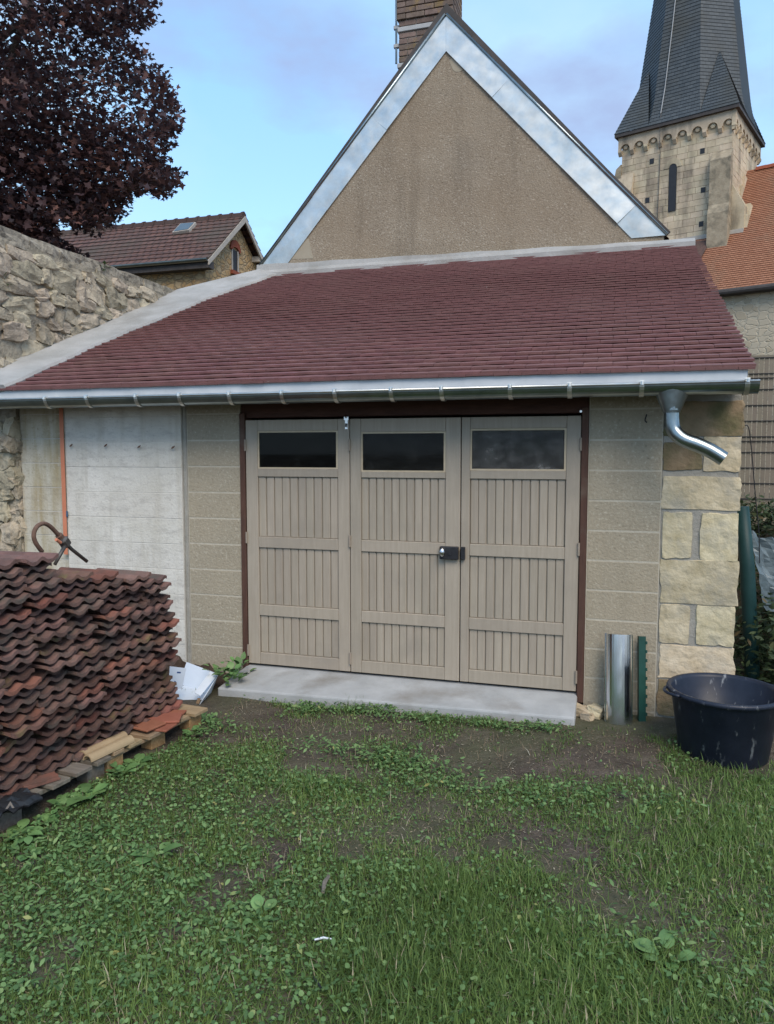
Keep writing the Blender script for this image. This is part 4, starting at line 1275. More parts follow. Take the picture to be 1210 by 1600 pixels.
# low sprays nearer the wall, on the visible side
u2 = rng.uniform(0, 1, (130, 3))
cl2 = np.stack([-7.9 + u2[:, 0] * 2.9, 4.2 + u2[:, 1] * 2.6, 4.35 + u2[:, 2] * 2.6], -1)
cl3 = []
for (a_, b_) in ((252, 4), (236, 18), (216, 34), (205, 60), (228, 84), (255, 122), (264, 134), (276, 165), (278, 190), (268, 215), (245, 232), (258, 264), (276, 272), (266, 292), (255, 304), (242, 292), (226, 286), (205, 292), (192, 322), (172, 338), (150, 350),
                (126, 346), (100, 336), (60, 338), (30, 340), (8, 350), (50, 372), (80, 380), (100, 392), (118, 405), (96, 404), (60, 395), (20, 380), (150, 300), (180, 300), (120, 310)):
    for _ in range(3):
        dd = ray(a_ - 9 + rng.normal(0, 5), b_ + rng.normal(0, 5))
        cl3.append(np.array(CAM + dd * (rng.uniform(11.6, 13.6) / dd.dot(FW))))
cl = np.concatenate([cl, cl2, np.array(cl3)])
cl = cl[cl[:, 2] > 4.3]
px, py = projn(cl)
cl = cl[inside(px + 8, py)]
NL = 64
pts = np.repeat(cl, NL, 0) + rng.normal(0, 1, (len(cl) * NL, 3)) * np.array([0.27, 0.27, 0.15])
px, py = projn(pts)
keep = inside(px + rng.normal(0, 6, len(px)), py + rng.normal(0, 6, len(px)))
pts = pts[keep]
lob = []
for k, (a, r_) in enumerate([(-90, 0.25), (-55, 0.62), (-30, 0.42), (5, 0.92), (38, 0.48), (90, 1.05), (142, 0.48), (175, 0.92), (210, 0.42), (235, 0.62)]):
    lob.append((r_ * math.cos(R(a)), r_ * math.sin(R(a))))
leaf_cloud('crown', pts - np.array(tree.location), rng.uniform(0.045, 0.085, len(pts)), np.array(lob), M['maple'], tree, tilt=0.9)
part('trunk', tube([(-8.5, 5.4, -0.3), (-8.45, 5.42, 2.0), (-8.55, 5.35, 4.2), (-8.6, 5.4, 7.0), (-8.5, 5.5, 11)], [0.34, 0.27, 0.24, 0.17, 0.05], 12), M['bark'], tree, smooth=True)
for k in range(26):
    q = Vector(cl[rng.integers(len(cl))])
    zb_ = min(random.uniform(3.4, 8.5), q.z - 0.2)
    a = Vector((-8.55, 5.4, zb_))
    mid = a.lerp(q, 0.5) + Vector((random.uniform(-.3, .3), random.uniform(-.3, .3), random.uniform(0.1, 0.5)))
    part('branch', tube(smooth_path([a, mid, q], 4), [0.09 - 0.0098 * i for i in range(9)], 6), M['bark'], tree, smooth=True)

# ================================================================== FENCE AND THINGS ON THE RIGHT
FYy = 4.35
ft, fb = P(1200, 556, Y=FYy).z, P(1200, 808, Y=FYy).z
fence = empty('mesh_fence', (5.5, FYy, fb - 0.1))
tag(fence, 'dark wire mesh fence filled with taupe privacy slats right of the garage', 'fence')
x = 3.5
while x < 8.2:
    part('slat', box(x, x + 0.046, FYy - 0.003, FYy + 0.003, fb, ft - 0.02), M['slat'], fence)
    x += 0.052
for k in range(11):
    z = fb + 0.03 + (ft - fb - 0.05) * k / 10
    part('wire', tube([(3.45, FYy - 0.012, z), (8.25, FYy - 0.012, z)], 0.006, 6), M['wire'], fence)
    if k in (5, 9):
        part('wire', tube([(3.45, FYy - 0.014, z - 0.05), (8.25, FYy - 0.014, z - 0.05)], 0.006, 6), M['wire'], fence)
for x in (3.62, 6.1, 8.2):
    part('post', box(x - 0.03, x + 0.03, FYy + 0.012, FYy + 0.06, fb - 0.6, ft + 0.02), M['wire'], fence)
part('top_rail', box(3.45, 8.25, FYy - 0.01, FYy + 0.012, ft - 0.018, ft + 0.008), M['slat'], fence)
part('plinth', box(3.45, 8.25, FYy - 0.03, FYy + 0.05, fb - 0.7, fb - 0.004), M['block'], fence)
# cable hanging at the corner
q = [P(1160, 668, Y=0.4), P(1170, 668, Y=0.42), P(1176, 720, Y=0.5), P(1181, 780, Y=0.55), P(1186, 830, Y=0.6), P(1187, 880, Y=0.6)]
tag(obj('cable', tube(smooth_path(q, 4), 0.0035, 6), M['black']), 'thin black cable hanging beside the stone corner of the garage', 'cable')
# dark tube and crumpled sheeting leaning in the gap
b = P(1176, 980, Y=0.75); t_ = P(1160, 792, Y=0.75)
tag(obj('plastic_tube', tube([(b.x, b.y - 0.15, float(gz(b.x, b.y)) - 0.02), t_.lerp(b, 0.5), t_], [0.05, 0.05, 0.045], 12), M['tarp_dark'], smooth=True), 'dark green plastic tube leaning beside the stone pier', 'tube')
V, F = [], []
nu, nv = 14, 18
for i in range(nv + 1):
    for j in range(nu + 1):
        s, t = j / nu, i / nv
        base = P(1166, 830, Y=0.95).lerp(P(1195, 955, Y=0.85), t)
        wide = Vector((0.42 + 0.25 * t, 0.25, -0.13)) * s
        p = base + wide
        f_ = math.sin(s * 19 + 2.5 * t) * 0.03 + 0.05 * (mnoise.noise(Vector((s * 4, t * 5, 0.3)))) + 0.02 * mnoise.noise(Vector((s * 13, t * 12, 3)))
        V.append(p + Vector((0.3 * f_, -f_, 0.5 * f_)))
for i in range(nv):
    for j in range(nu):
        a = i * (nu + 1) + j
        F.append((a, a + 1, a + nu + 2, a + nu + 1))
n0 = len(V)
V += [Vector(p) + Vector((0.01, 0.02, -0.01)) for p in V]
F += [tuple(i + n0 for i in reversed(f)) for f in F]
for a_ in range(nv):
    for j in (0, nu):
        a = a_ * (nu + 1) + j
        F.append((a, a + nu + 1, a + nu + 1 + n0, a + n0))
for j in range(nu):
    for i in (0, nv):
        a = i * (nu + 1) + j
        F.append((a, a + 1, a + 1 + n0, a + n0))
tag(obj('plastic_sheeting', (V, F), M['tarp']), 'crumpled grey-blue plastic sheeting propped in the gap beside the garage', 'sheeting')
# evergreen shrub on the bank
def shrub(c, rad, n, label, seed):
    s = empty('shrub', (c[0], c[1], float(gz(c[0], c[1]))))
    tag(s, label, 'shrub', 'dark shrubs on the bank beside the garage')
    rg = np.random.default_rng(seed)
    uu = rg.normal(0, 1, (n, 3))
    uu /= np.linalg.norm(uu, axis=1)[:, None]
    pts = uu * np.array(rad) * rg.uniform(0.4, 1.05, (n, 1)) + np.array([0, 0, rad[2] * 0.9])
    pts += rg.normal(0, 0.03, pts.shape)
    pts = pts[pts[:, 2] > 0.0]
    pts = pts[pts[:, 0] + c[0] > 3.41]
    o_ = np.array([(0, -1), (0.38, -0.3), (0.33, 0.4), (0, 1), (-0.33, 0.4), (-0.38, -0.3)])
    leaf_cloud('foliage', pts, rg.uniform(0.02, 0.042, len(pts)), o_, M['shrub'], s, tilt=0.8)
    for k in range(5):
        e = Vector((max(random.uniform(-rad[0], rad[0]) * 0.6, 3.45 - c[0]), random.uniform(-rad[1], rad[1]) * 0.6, rad[2] * random.uniform(0.8, 1.4)))
        link('stem', mesh('stem', *tube([(0, 0, -0.06), e * 0.5 + Vector((0.03, 0.02, 0.05)), e], [0.012, 0.009, 0.005], 6), M['bark']), s)
shrub((3.85, 0.75), (0.42, 0.5, 0.36), 2600, 'dark leafy shrub directly behind the black tub', 1)
shrub((4.15, 1.75), (0.6, 0.5, 0.34), 2600, 'low dark shrub under the crumpled plastic sheeting', 2)
shrub((3.95, 3.2), (0.5, 0.5, 0.2), 1500, 'small dark shrub at the foot of the slatted fence', 3)
shrub((5.2, 2.2), (0.8, 0.9, 0.5), 2500, 'broad dark shrub at the right end of the slatted fence', 4)

# tub
tc_ = P(1133, 1073, Z=0.27)
TH = 0.27 - GZ
tubo = empty('mortar_tub', (tc_.x, tc_.y, GZ - 0.008))
tag(tubo, 'large round black plastic builder\'s tub splashed with mortar before the stone pier', 'tub')
prof = [(0.0, 0.0), (0.225, 0.0), (0.238, 0.012), (0.290, TH - 0.03), (0.300, TH - 0.025), (0.312, TH - 0.028), (0.316, TH - 0.012), (0.310, TH), (0.294, TH), (0.284, TH - 0.02), (0.229, 0.025), (0.0, 0.018)]
link('bucket', mesh('bucket', *lathe(prof, 48), M['tub'], smooth=True), tubo)
for sg in (-1, 1):
    a = R(20) if sg > 0 else R(200)
    link('handle', mesh('handle', *tube([(math.cos(a + R(t)) * (0.318 + 0.028 * math.sin(math.pi * (t + 16) / 32)), math.sin(a + R(t)) * (0.318 + 0.028 * math.sin(math.pi * (t + 16) / 32)), TH - 0.014) for t in range(-16, 17, 4)], 0.009, 8), M['tub'], smooth=True), tubo)

# leaning zinc gutter offcut and green post
gl0, gl1 = P(968, 1128, Z=GZ), P(968, 990, Y=-0.07)
gb = Vector((P(968, 1118, Y=-0.16).x, -0.155, float(gz(2.7, -0.15)) - 0.003))
gtp = Vector((P(968, 990, Y=-0.05).x, -0.085, P(968, 990, Y=-0.085).z))
ln = (gtp - gb).length
def upright(vf, base, top, rz):
    """map local +x axis onto base->top"""
    d = (top - base).normalized()
    y = Matrix.Rotation(rz, 3, 'Z') @ Vector((0, -1, 0))
    y = (y - d * y.dot(d)).normalized()
    z = d.cross(y)
    m_ = Matrix((d, z, y)).transposed().to_4x4()
    return xf(vf, Matrix.Translation(base) @ m_)
hp = []
for k in range(17):
    t = math.pi * k / 16
    hp.append((0.083 * math.cos(t), 0.060 * math.sin(t)))
hp += [(x * 0.975, z * 0.965) for x, z in reversed(hp)]
off = empty('gutter_offcut', gb)
tag(off, 'short bright zinc gutter offcut leaning on the blockwork beside the right door', 'gutter')
vv = upright(prism(hp, 'x', 0, ln), gb, gtp, 0.0)
part('channel', vv, M['zinc_new'], off, smooth=False)
part('rolled_edge', upright(tube([(0, -0.083, 0.0), (ln, -0.083, 0.0)], 0.009, 8), gb, gtp, 0.0), M['zinc_new'], off)
gp0 = Vector((P(1003, 1112, Y=-0.10).x + 0.004, -0.115, float(gz(2.8, -0.1)) - 0.003))
gp1 = Vector((P(1003, 995, Y=-0.05).x + 0.004, -0.035, P(1003, 995, Y=-0.05).z))
post = empty('fence_post', gp0)
tag(post, 'short dark green notched metal post leaning beside the zinc gutter offcut', 'post')
ln2 = (gp1 - gp0).length
part('flange', upright(join(box(0, ln2, -0.022, 0.022, 0, 0.004), box(0, ln2, -0.022, -0.018, -0.03, 0)), gp0, gp1, 0.25), M['green_post'], post)
for k in range(9):
    part('notch', upright(box(0.04 + k * ln2 / 9.6, 0.06 + k * ln2 / 9.6, 0.022, 0.030, -0.002, 0.010), gp0, gp1, 0.25), M['green_post'], post)
# rubble lumps at the foot of the jamb
for i, (px, py, s, lab) in enumerate(((905, 1110, 0.055, 'ochre lump of stone at the corner of the concrete slab'), (932, 1108, 0.06, 'pale lump of stone against the leaning gutter offcut'), (918, 1117, 0.035, 'small grey stone between two larger lumps by the slab'))):
    q = P(px, py, Z=GZ + 0.03)
    o = obj('loose_stone', rock(s * 2.1, s * 1.5, s * 1.25, 500 + i, 0.16), M['quoin'], loc=(q.x, min(q.y, -0.07), float(gz(q.x, q.y)) + s * 0.5), rot=(0.1, 0.15, i * 1.3))
    tag(o, lab, 'stone', 'loose stones by the right door post')

# ================================================================== STRAP AND CLAMP
so = empty('orange_strap', (-1.62, -0.03, 1.0))
tag(so, 'flat orange strap hanging down the limewashed wall from the eave', 'strap')
xs_ = P(100, 750, Y=-0.03).x
part('webbing', box(xs_ - 0.020, xs_ + 0.016, -0.0345, -0.0305, P(100, 866, Y=-0.03).z, 1.985), M['orange'], so)
qb = P(106, 803, Y=-0.03)
part('buckle', box(xs_ + 0.017, xs_ + 0.032, -0.042, -0.0285, qb.z - 0.026, qb.z + 0.026), M['blue'], so, bevel=0.005)

# ================================================================== PALLETS
pe0, pe1 = P(325, 1105, Z=0.0), P(0, 1270, Z=0.0)
pdir = Vector((pe0.x - pe1.x, pe0.y - pe1.y, 0)).normalized()     # away from camera
pn = Vector((pdir.y, -pdir.x, 0))                                 # outwards, towards the lawn
prz = math.atan2(-pdir.x, pdir.y)
def pallet(corner, L, boards, wood, lab, blocks_mat):
    """corner: far front corner at board-top height 0; local x outwards, y away from camera (negative towards it)"""
    pa = empty('pallet', (corner.x, corner.y, GZ - 0.005), prz)
    tag(pa, lab, 'pallet', 'pallets under the old tiles')
    top = -(GZ - 0.005)
    D = 0.80
    for (ya, yb, ext) in boards:
        sag = random.uniform(-0.003, 0.003)
        link('deck_board', mesh('deck_board', *box(-D, ext, ya, yb, top - 0.021 + sag, top + sag), M[wood], bevel=0.002), pa)
    for xx in (-0.045, -D / 2, -D + 0.09):
        link('stringer', mesh('stringer', *box(xx - 0.09, xx - 0.0, -L, 0, top - 0.045, top - 0.0245), M[wood], bevel=0.002), pa)
        for yy in (-0.06, -L / 2, -L + 0.06):
            link('block', mesh('block', *box(xx - 0.085, xx - 0.004, yy - 0.06, yy + 0.06, 0.0, top - 0.0455), M[blocks_mat], bevel=0.003), pa)
    return pa
b1 = [(-0.13, 0.0, 0.0), (-0.235, -0.165, -0.02), (-0.37, -0.275, -0.03), (-0.545, -0.415, 0.0), (-0.685, -0.585, -0.015), (-0.80, -0.72, -0.02)]
pa1 = pallet(pe0, 0.82, b1, 'freshwood', 'paler wooden pallet with chipboard blocks at the far end of the tile stack', 'chip')
c2 = pe0 - pdir * 0.835 - pn * 0.005
b2_ = [(-0.10, 0.0, 0.0), (-0.245, -0.135, 0.0), (-0.40, -0.29, 0.01), (-0.53, -0.44, -0.01), (-0.66, -0.57, -0.01), (-0.80, -0.70, 0.0), (-0.98, -0.88, 0.0), (-1.16, -1.05, 0.0)]
pa2 = pallet(c2, 1.18, b2_, 'greywood', 'weathered grey wooden pallet at the near end of the tile stack', 'greywood')

# ================================================================== STACK OF OLD TILES
def old_tile_mesh(m, ph, Wt=0.222, Lt=0.40, th=0.0165, amp=0.0105):
    V, F = [], []
    n = 16
    for ix, x in enumerate((-Lt, -0.03, 0.0)):
        for k in range(n + 1):
            t = k / n
            y = -Wt / 2 + Wt * t
            z = amp * (2.0 * (0.5 + 0.5 * math.cos(4 * math.pi * t + ph)) ** 1.7 - 0.9)
            z += 0.004 * (t - 0.5)
            dz = -0.004 if ix == 2 else 0
            V += [(x, y, z + dz), (x, y, z + th + dz * 0.4)]
    m_ = 2 * (n + 1)
    for ix in range(2):
        o_ = ix * m_
        for k in range(n):
            a = o_ + 2 * k
            F += [(a + 1, a + 3, a + m_ + 3, a + m_ + 1), (a, a + m_, a + m_ + 2, a + 2)]
        F += [(o_, o_ + 1, o_ + m_ + 1, o_ + m_), (o_ + 2 * n, o_ + m_ + 2 * n, o_ + m_ + 2 * n + 1, o_ + 2 * n + 1)]
    for k in range(n):
        a = 2 * k
        F.append((a, a + 2, a + 3, a + 1))
        a = 2 * m_ + 2 * k
        F.append((a, a + 1, a + 3, a + 2))
    return mesh('stacked_tile', V, F, m)
tm = [old_tile_mesh(M['oldtile'], 0.2), old_tile_mesh(M['oldtile'], 0.9), old_tile_mesh(M['oldtile_red'], 0.2), old_tile_mesh(M['oldtile_moss'], 0.6)]
sdirv = Vector((0.0458, 0.9989, 0))
srz = math.atan2(-sdirv.x, sdirv.y)
S0 = Vector((-0.022, -1.0, 0))
tops = [0.875, 0.90, 0.945, 1.0, 1.10, 1.115, 1.12, 1.06, 1.0]
PT = 0.0405
rs = random.Random(5)
cname = ['rightmost', 'second from right', 'third from right', 'fourth from right', 'fifth from right', 'sixth from right', 'leftmost']
def ordinal(n):
    if n == 1: return 'topmost'
    w1 = ['', 'first', 'second', 'third', 'fourth', 'fifth', 'sixth', 'seventh', 'eighth', 'ninth', 'tenth', 'eleventh', 'twelfth', 'thirteenth', 'fourteenth', 'fifteenth', 'sixteenth', 'seventeenth', 'eighteenth', 'nineteenth', 'twentieth']
    return w1[n] if n <= 20 else ('twenty-' + w1[n - 20] if n < 30 else 'thirtieth')
for c in range(7):
    yb = -0.135 - c * 0.226
    nlay = int(tops[c] / PT)
    ph = rs.randrange(4)
    out = 0.0
    grp = 0
    for k in range(nlay):
        if grp == 0:
            grp = rs.choice((2, 3, 3, 4))
            out = rs.uniform(0.03, 0.075)
            gsh = rs.uniform(-0.022, 0.022)
        else:
            out -= rs.uniform(0.012, 0.03)
        grp -= 1
        zf = k / nlay
        bulge = 0.035 * math.sin(math.pi * min(1, zf * 1.1)) - 0.03 * zf
        endlean = (0.05 * math.sin(math.pi * zf) - 0.05 * zf) if c == 0 else 0
        p = S0 + sdirv * (yb + endlean + gsh + rs.uniform(-0.007, 0.007)) + Vector((1, 0, 0)) * (out + bulge + rs.uniform(-0.006, 0.006))
        r_ = rs.random()
        mi = 2 if r_ < 0.16 else (3 if r_ < (0.42 if zf < 0.35 else 0.26) else rs.randrange(2))
        o = link('stacked_tile', tm[mi], None, (p.x, p.y, 0.016 + k * PT), (rs.uniform(-0.03, 0.03), rs.uniform(-0.015, 0.035), srz + rs.uniform(-0.05, 0.05)))
        top2 = k >= nlay - 1
        tag(o, ordinal(nlay - k) + (' old tile in the ' if nlay - k == 1 else ' tile from the top in the ') + cname[c] + ' column of the old tile stack', 'roof tile', 'old roof tiles stacked on the pallets')

# things lying about the pallets
ptop = lambda f, o_, z=0.0: pe0 - pdir * f + pn * o_ + Vector((0, 0, z))
for i, (f, o_, z, rz, lab) in enumerate(((0.40, -0.085, 0.006, 0.15, 'lowest of the loose red tiles at the pallet edge'), (0.33, -0.10, 0.021, 0.55, 'middle of the loose red tiles at the pallet edge'),
                                         (0.45, -0.135, 0.024, -0.1, 'top one of the loose red tiles at the pallet edge'), (0.23, -0.16, 0.006, 0.3, 'loose red tile nearest the white carton on the pallet edge'))):
    p = ptop(f, o_, z)
    o = link('flat_tile', mesh('flat_tile', *box(-0.12, 0.12, -0.075, 0.075, -0.006, 0.007), M['flat_tile'], bevel=0.003), None, p, (0.0, 0.0, prz + rz))
    tag(o, lab, 'tile', 'loose red tiles on the pallet edge')
for i, (f, o_, lab) in enumerate(((0.80, -0.055, 'tan half-round clay piece at the outer pallet edge'), (0.77, -0.125, 'tan half-round clay piece nearer the tile stack'))):
    hpf = [(0.032 * math.cos(math.pi * k / 10), 0.034 * math.sin(math.pi * k / 10)) for k in range(11)]
    hpf += [(x * 0.8, z * 0.8) for x, z in reversed(hpf)]
    p = ptop(f, o_, 0.004)
    o = obj('half_round_tile', prism(hpf, 'x', -0.15, 0.16), M['tan_tube'], loc=p, rot=(0, 0, prz + R(90) - 0.03 + 0.02 * i))
    tag(o, lab, 'clay piece', 'tan half-round pieces on the pallet')
# black plastic sheet trapped at the near end
V, F = [], []
for i in range(13):
    for j in range(9):
        s, t = j / 8, i / 12
        p = ptop(1.33 + 0.33 * t, 0.045 - 0.20 * s, 0.012)
        h = 0.05 * abs(mnoise.noise(Vector((s * 3, t * 4, 1)))) + 0.022 * abs(mnoise.noise(Vector((s * 9, t * 8, 5))))
        V.append(p + Vector((0, 0, h - 0.02 * (1 - s))))
for i in range(12):
    for j in range(8):
        a = i * 9 + j
        F.append((a, a + 1, a + 10, a + 9))
n0 = len(V)
V += [p - Vector((0, 0, 0.006)) for p in V]
F += [tuple(q + n0 for q in reversed(f)) for f in F]
tag(obj('plastic_wrap', (V, F), M['plastic_black']), 'crumpled black plastic wrap on the near end of the grey pallet', 'plastic')
o = obj('broken_tile', rock(0.17, 0.07, 0.022, 77, 0.06), M['oldtile_red'], loc=ptop(1.24, -0.075, 0.016), rot=(0, 0, prz + R(70)))
tag(o, 'broken red tile lying on the grey pallet boards', 'tile')

# rusty clamp on top of the tiles
cl0 = Vector((-0.20, -1.83, 0))
def cp_(px, py, dx=0.0):
    return P(px, py, X=-0.22 + dx)
hook = empty('iron_grab', (cp_(100, 875).x, cp_(100, 875).y, cp_(100, 890).z))
tag(hook, 'rusty hooked iron clamp lying on the tile stack', 'clamp')
hk = smooth_path([cp_(66, 862), cp_(56, 848), cp_(53, 835), cp_(58, 823), cp_(68, 818), cp_(78, 822), cp_(90, 834), cp_(97, 842)], 4)
part('hook', tube(hk, 0.0115, 10), M['rust'], hook, smooth=True)
part('bar', tube([cp_(97, 842), cp_(112, 858), cp_(136, 877)], 0.010, 8), M['iron'], hook, smooth=True)
part('leg', tube([cp_(106, 845, 0.02), cp_(86, 882, 0.02)], [0.012, 0.009], 8), M['iron'], hook, smooth=True)
j0 = cp_(101, 847, 0.01)
part('joint', xf(cbox(0.05, 0.05, 0.06), Matrix.Translation(j0) @ Matrix.Rotation(0.7, 4, 'X')), M['iron'], hook, bevel=0.01)
part('collar', tube([cp_(92, 836), cp_(97, 842)], 0.019, 10), M['rust'], hook)
part('orange_sleeve', tube([cp_(88, 843, 0.03), cp_(95, 848, 0.03)], 0.009, 8), M['orange'], hook)

# ================================================================== WHITE CARTON
bx_ = P(300, 1092, Z=-0.10)
ct = empty('carton', (-0.13, -0.62, GZ))
tag(ct, 'open white cardboard carton dumped beside the tile stack', 'carton')
def quad(a, b, c, d, m, name, th=0.004):
    a, b, c, d = [Vector(q) for q in (a, b, c, d)]
    n = (b - a).cross(d - a).normalized() * th
    return part(name, ([a, b, c, d, a + n, b + n, c + n, d + n], [(0, 1, 2, 3), (7, 6, 5, 4), (0, 4, 5, 1), (1, 5, 6, 2), (2, 6, 7, 3), (3, 7, 4, 0)]), M[m], ct)
def cY(px, py, y):
    return P(px, py, Y=y)
# tray lying open towards the camera : base on the ground, upright back, side flaps
A = cY(263, 1086, -0.72); B = cY(310, 1101, -0.76); C_ = cY(331, 1062, -0.60); D_ = cY(283, 1046, -0.52)
zfix = GZ + 0.005
def ground_pt(px, py, h=0.0):
    return P(px, py, Z=zfix + h)
ga, gb_, gc, gd = ground_pt(262, 1088), ground_pt(312, 1102), ground_pt(329, 1083), ground_pt(284, 1071)
quad(ga, gb_, gc, gd, 'carton', 'base', 0.006)
up = Vector((0, 0, 0.13))
bk = Vector((0.0, 0.03, 0.10))
quad(gd + Vector((-0.02, 0, 0.004)), gc + Vector((0, 0, 0.004)), gc + Vector((0.02, 0.06, 0.13)), gd + Vector((-0.0, 0.08, 0.155)), 'carton', 'back_panel')
quad(gb_ + Vector((0, 0, 0.008)), gc + Vector((0.005, 0, 0.008)), gc + Vector((0.03, 0.055, 0.12)), gb_ + Vector((0.035, 0.0, 0.06)), 'carton', 'side_panel')
quad(gb_ + Vector((0.002, 0.01, 0.06)), gc + Vector((0.03, 0.05, 0.118)), gc + Vector((-0.03, 0.05, 0.135)), gb_ + Vector((-0.05, 0.02, 0.075)), 'carton', 'flap')
f0, f1 = cY(263, 1081, -0.66), cY(285, 1075, -0.64)
f2, f3 = cY(291, 1044, -0.60), cY(266, 1041, -0.62)
fl_ = quad(f0, f1, f2, f3, 'carton', 'flap')
def onflap(u, v_):
    return f0.lerp(f1, u).lerp(f3.lerp(f2, u), v_) + Vector((0, -0.004, 0.0))
quad(onflap(0.45, 0.40), onflap(0.66, 0.40), onflap(0.66, 0.74), onflap(0.45, 0.74), 'ink', 'printed_mark', 0.001)
quad(onflap(0.40, 0.34), onflap(0.62, 0.34), onflap(0.62, 0.41), onflap(0.40, 0.41), 'ink', 'printed_mark', 0.0015)
quad(onflap(0.50, 0.74), onflap(0.74, 0.74), onflap(0.74, 0.81), onflap(0.50, 0.81), 'ink', 'printed_mark', 0.0015)
q = gd.lerp(gc, 0.35)
quad(q + Vector((0, 0.012, 0.03)), q + Vector((0.06, 0.012, 0.03)), q + Vector((0.055, 0.022, 0.048)), q + Vector((-0.005, 0.022, 0.048)), 'slot', 'handle_hole', 0.001)
quad(gb_ + Vector((-0.025, -0.004, 0.012)), gb_ + Vector((0.0, -0.004, 0.012)), gb_ + Vector((0.01, 0.0, 0.05)), gb_ + Vector((-0.012, 0.0, 0.05)), 'brown_card', 'torn_edge', 0.002)

# ================================================================== SOIL HEAP
hv, hf = [], []
NXh, NYh = 44, 22
for i in range(NYh + 1):
    for j in range(NXh + 1):
        x = -1.15 + 1.13 * j / NXh
        y = -0.42 + 0.40 * i / NYh
        e = math.sin(math.pi * min(1, max(0, (j / NXh))) ** 0.8) ** 0.5 if 0 < j < NXh else 0
        prof_ = (i / NYh) ** 0.8
        z = float(gz(x, y)) - 0.02 + prof_ * e * (0.20 - 0.10 * j / NXh + 0.06 * mnoise.noise(Vector((x * 5, y * 6, 0)))) + 0.04 * mnoise.noise(Vector((x * 13, y * 13, 2))) + 0.022 * mnoise.noise(Vector((x * 31, y * 31, 7)))
        hv.append((x, y, z))
for i in range(NYh):
    for j in range(NXh):
        a = i * (NXh + 1) + j
        hf.append((a, a + 1, a + NXh + 2, a + NXh + 1))
so_ = obj('soil_heap', (hv, hf), M['soil'], smooth=True)
tag(so_, 'dark crumbly soil heaped along the foot of the limewashed wall', None, kind='stuff')

# ================================================================== LAWN
bald = [P(q[0], q[1], Z=GZ) for q in ((500, 1140), (600, 1145), (430, 1130), (380, 1110), (560, 1210), (640, 1300), (680, 1260), (760, 1190), (930, 1400), (960, 1420), (1000, 1440), (830, 1300), (700, 1180), (1010, 1300), (900, 1330), (480, 1200), (430, 1250), (350, 1150), (850, 1200), (800, 1160))]
bs = [0.22, 0.25, 0.2, 0.18, 0.12, 0.17, 0.16, 0.2, 0.13, 0.12, 0.11, 0.15, 0.18, 0.14, 0.14, 0.11, 0.10, 0.14, 0.2, 0.2]
def density(x, y):
    d = np.full(x.shape, 1.0)
    for p, s in zip(bald, bs):
        d *= 1 - 0.95 * np.exp(-(((x - p.x) / (s * 1.5)) ** 2 + ((y - p.y) / (s * 1.15)) ** 2))
    n = vnoise(x, y, 2.6, 8) * 0.6 + vnoise(x, y, 7, 9) * 0.4
    front = np.clip((y + 1.75) / 1.0, 0, 1)          # worn strip before the doors
    thr = 0.23 + 0.32 * front
    d *= np.clip((n - thr) / 0.16, 0.03, 1)
    return d
def blocked(x, y):
    b = (y > -0.36) & (x > -2.1) & (x < 2.45)
    b |= (y > -0.02) & (x < 3.42)
    rel = (x - pe0.x) * pn.x + (y - pe0.y) * pn.y
    al = (x - pe0.x) * pdir.x + (y - pe0.y) * pdir.y
    b |= (rel < -0.02) & (al < 0.0)
    b |= (x > -0.5) & (x < 0.16) & (y > -0.80) & (y < -0.42)
    b |= (np.hypot(x - tc_.x, y - tc_.y) < 0.25)
    return b
def scatter(n, x0, x1, y0, y1, dens=True):
    x, y = rng.uniform(x0, x1, n), rng.uniform(y0, y1, n)
    k = ~blocked(x, y)
    if dens:
        k &= rng.uniform(0, 1, n) < density(x, y)
    return x[k], y[k]
def blades(name, x, y, hmin, hmax, wid, m, label):
    n = len(x)
    h = rng.uniform(hmin, hmax, n) * (0.7 + 0.6 * vnoise(x, y, 3.1, 12))
    az = rng.uniform(0, 2 * np.pi, n)
    lean = rng.uniform(0.15, 1.45, n)
    wd = rng.uniform(0.6, 1.4, n) * wid
    z = gz(x, y) - 0.004
    dx, dy = np.cos(az), np.sin(az)
    sx, sy = -dy, dx
    t = np.array([0, 0.45, 1.0])
    out = np.zeros((n, 5, 3))
    for k, (tt, ww) in enumerate(((0, 1), (0.5, 0.75), (1.0, 0))):
        a = lean * (0.45 + 0.65 * tt)
        rx = h * tt * np.sin(a)
        rz = h * tt * np.cos(a)
        cx, cy, cz = x + dx * rx, y + dy * rx, z + np.maximum(rz, 0.002 * k)
        if k < 2:
            out[:, 2 * k] = np.stack([cx - sx * wd * ww / 2, cy - sy * wd * ww / 2, cz], -1)
            out[:, 2 * k + 1] = np.stack([cx + sx * wd * ww / 2, cy + sy * wd * ww / 2, cz], -1)
        else:
            out[:, 4] = np.stack([cx, cy, cz], -1)
    b = (np.arange(n) * 5)[:, None]
    F = np.concatenate([b + np.array([0, 1, 3]), b + np.array([0, 3, 2]), b + np.array([2, 3, 4])], 0)
    r = np.repeat(np.clip(rng.beta(2, 2.2, n) * 0.8 + 0.42 * vnoise(x, y, 1.6, 14) - 0.12 + (rng.uniform(0, 1, n) > 0.955) * 0.55, 0, 1), 5)
    o = bigmesh(name, out.reshape(-1, 3), F, 3, m, r)
    tag(o, label, None, kind='stuff')
    return o
xa, ya = scatter(250000, 0.05, 4.2, -3.6, -0.3)
xb, yb_ = scatter(60000, -1.5, 5.6, -5.0, 0.6)
xa, ya = np.concatenate([xa, xb]), np.concatenate([ya, yb_])
blades('grass', xa, ya, 0.016, 0.045, 0.0042, M['grass'], 'short mown grass of the worn garden lawn')
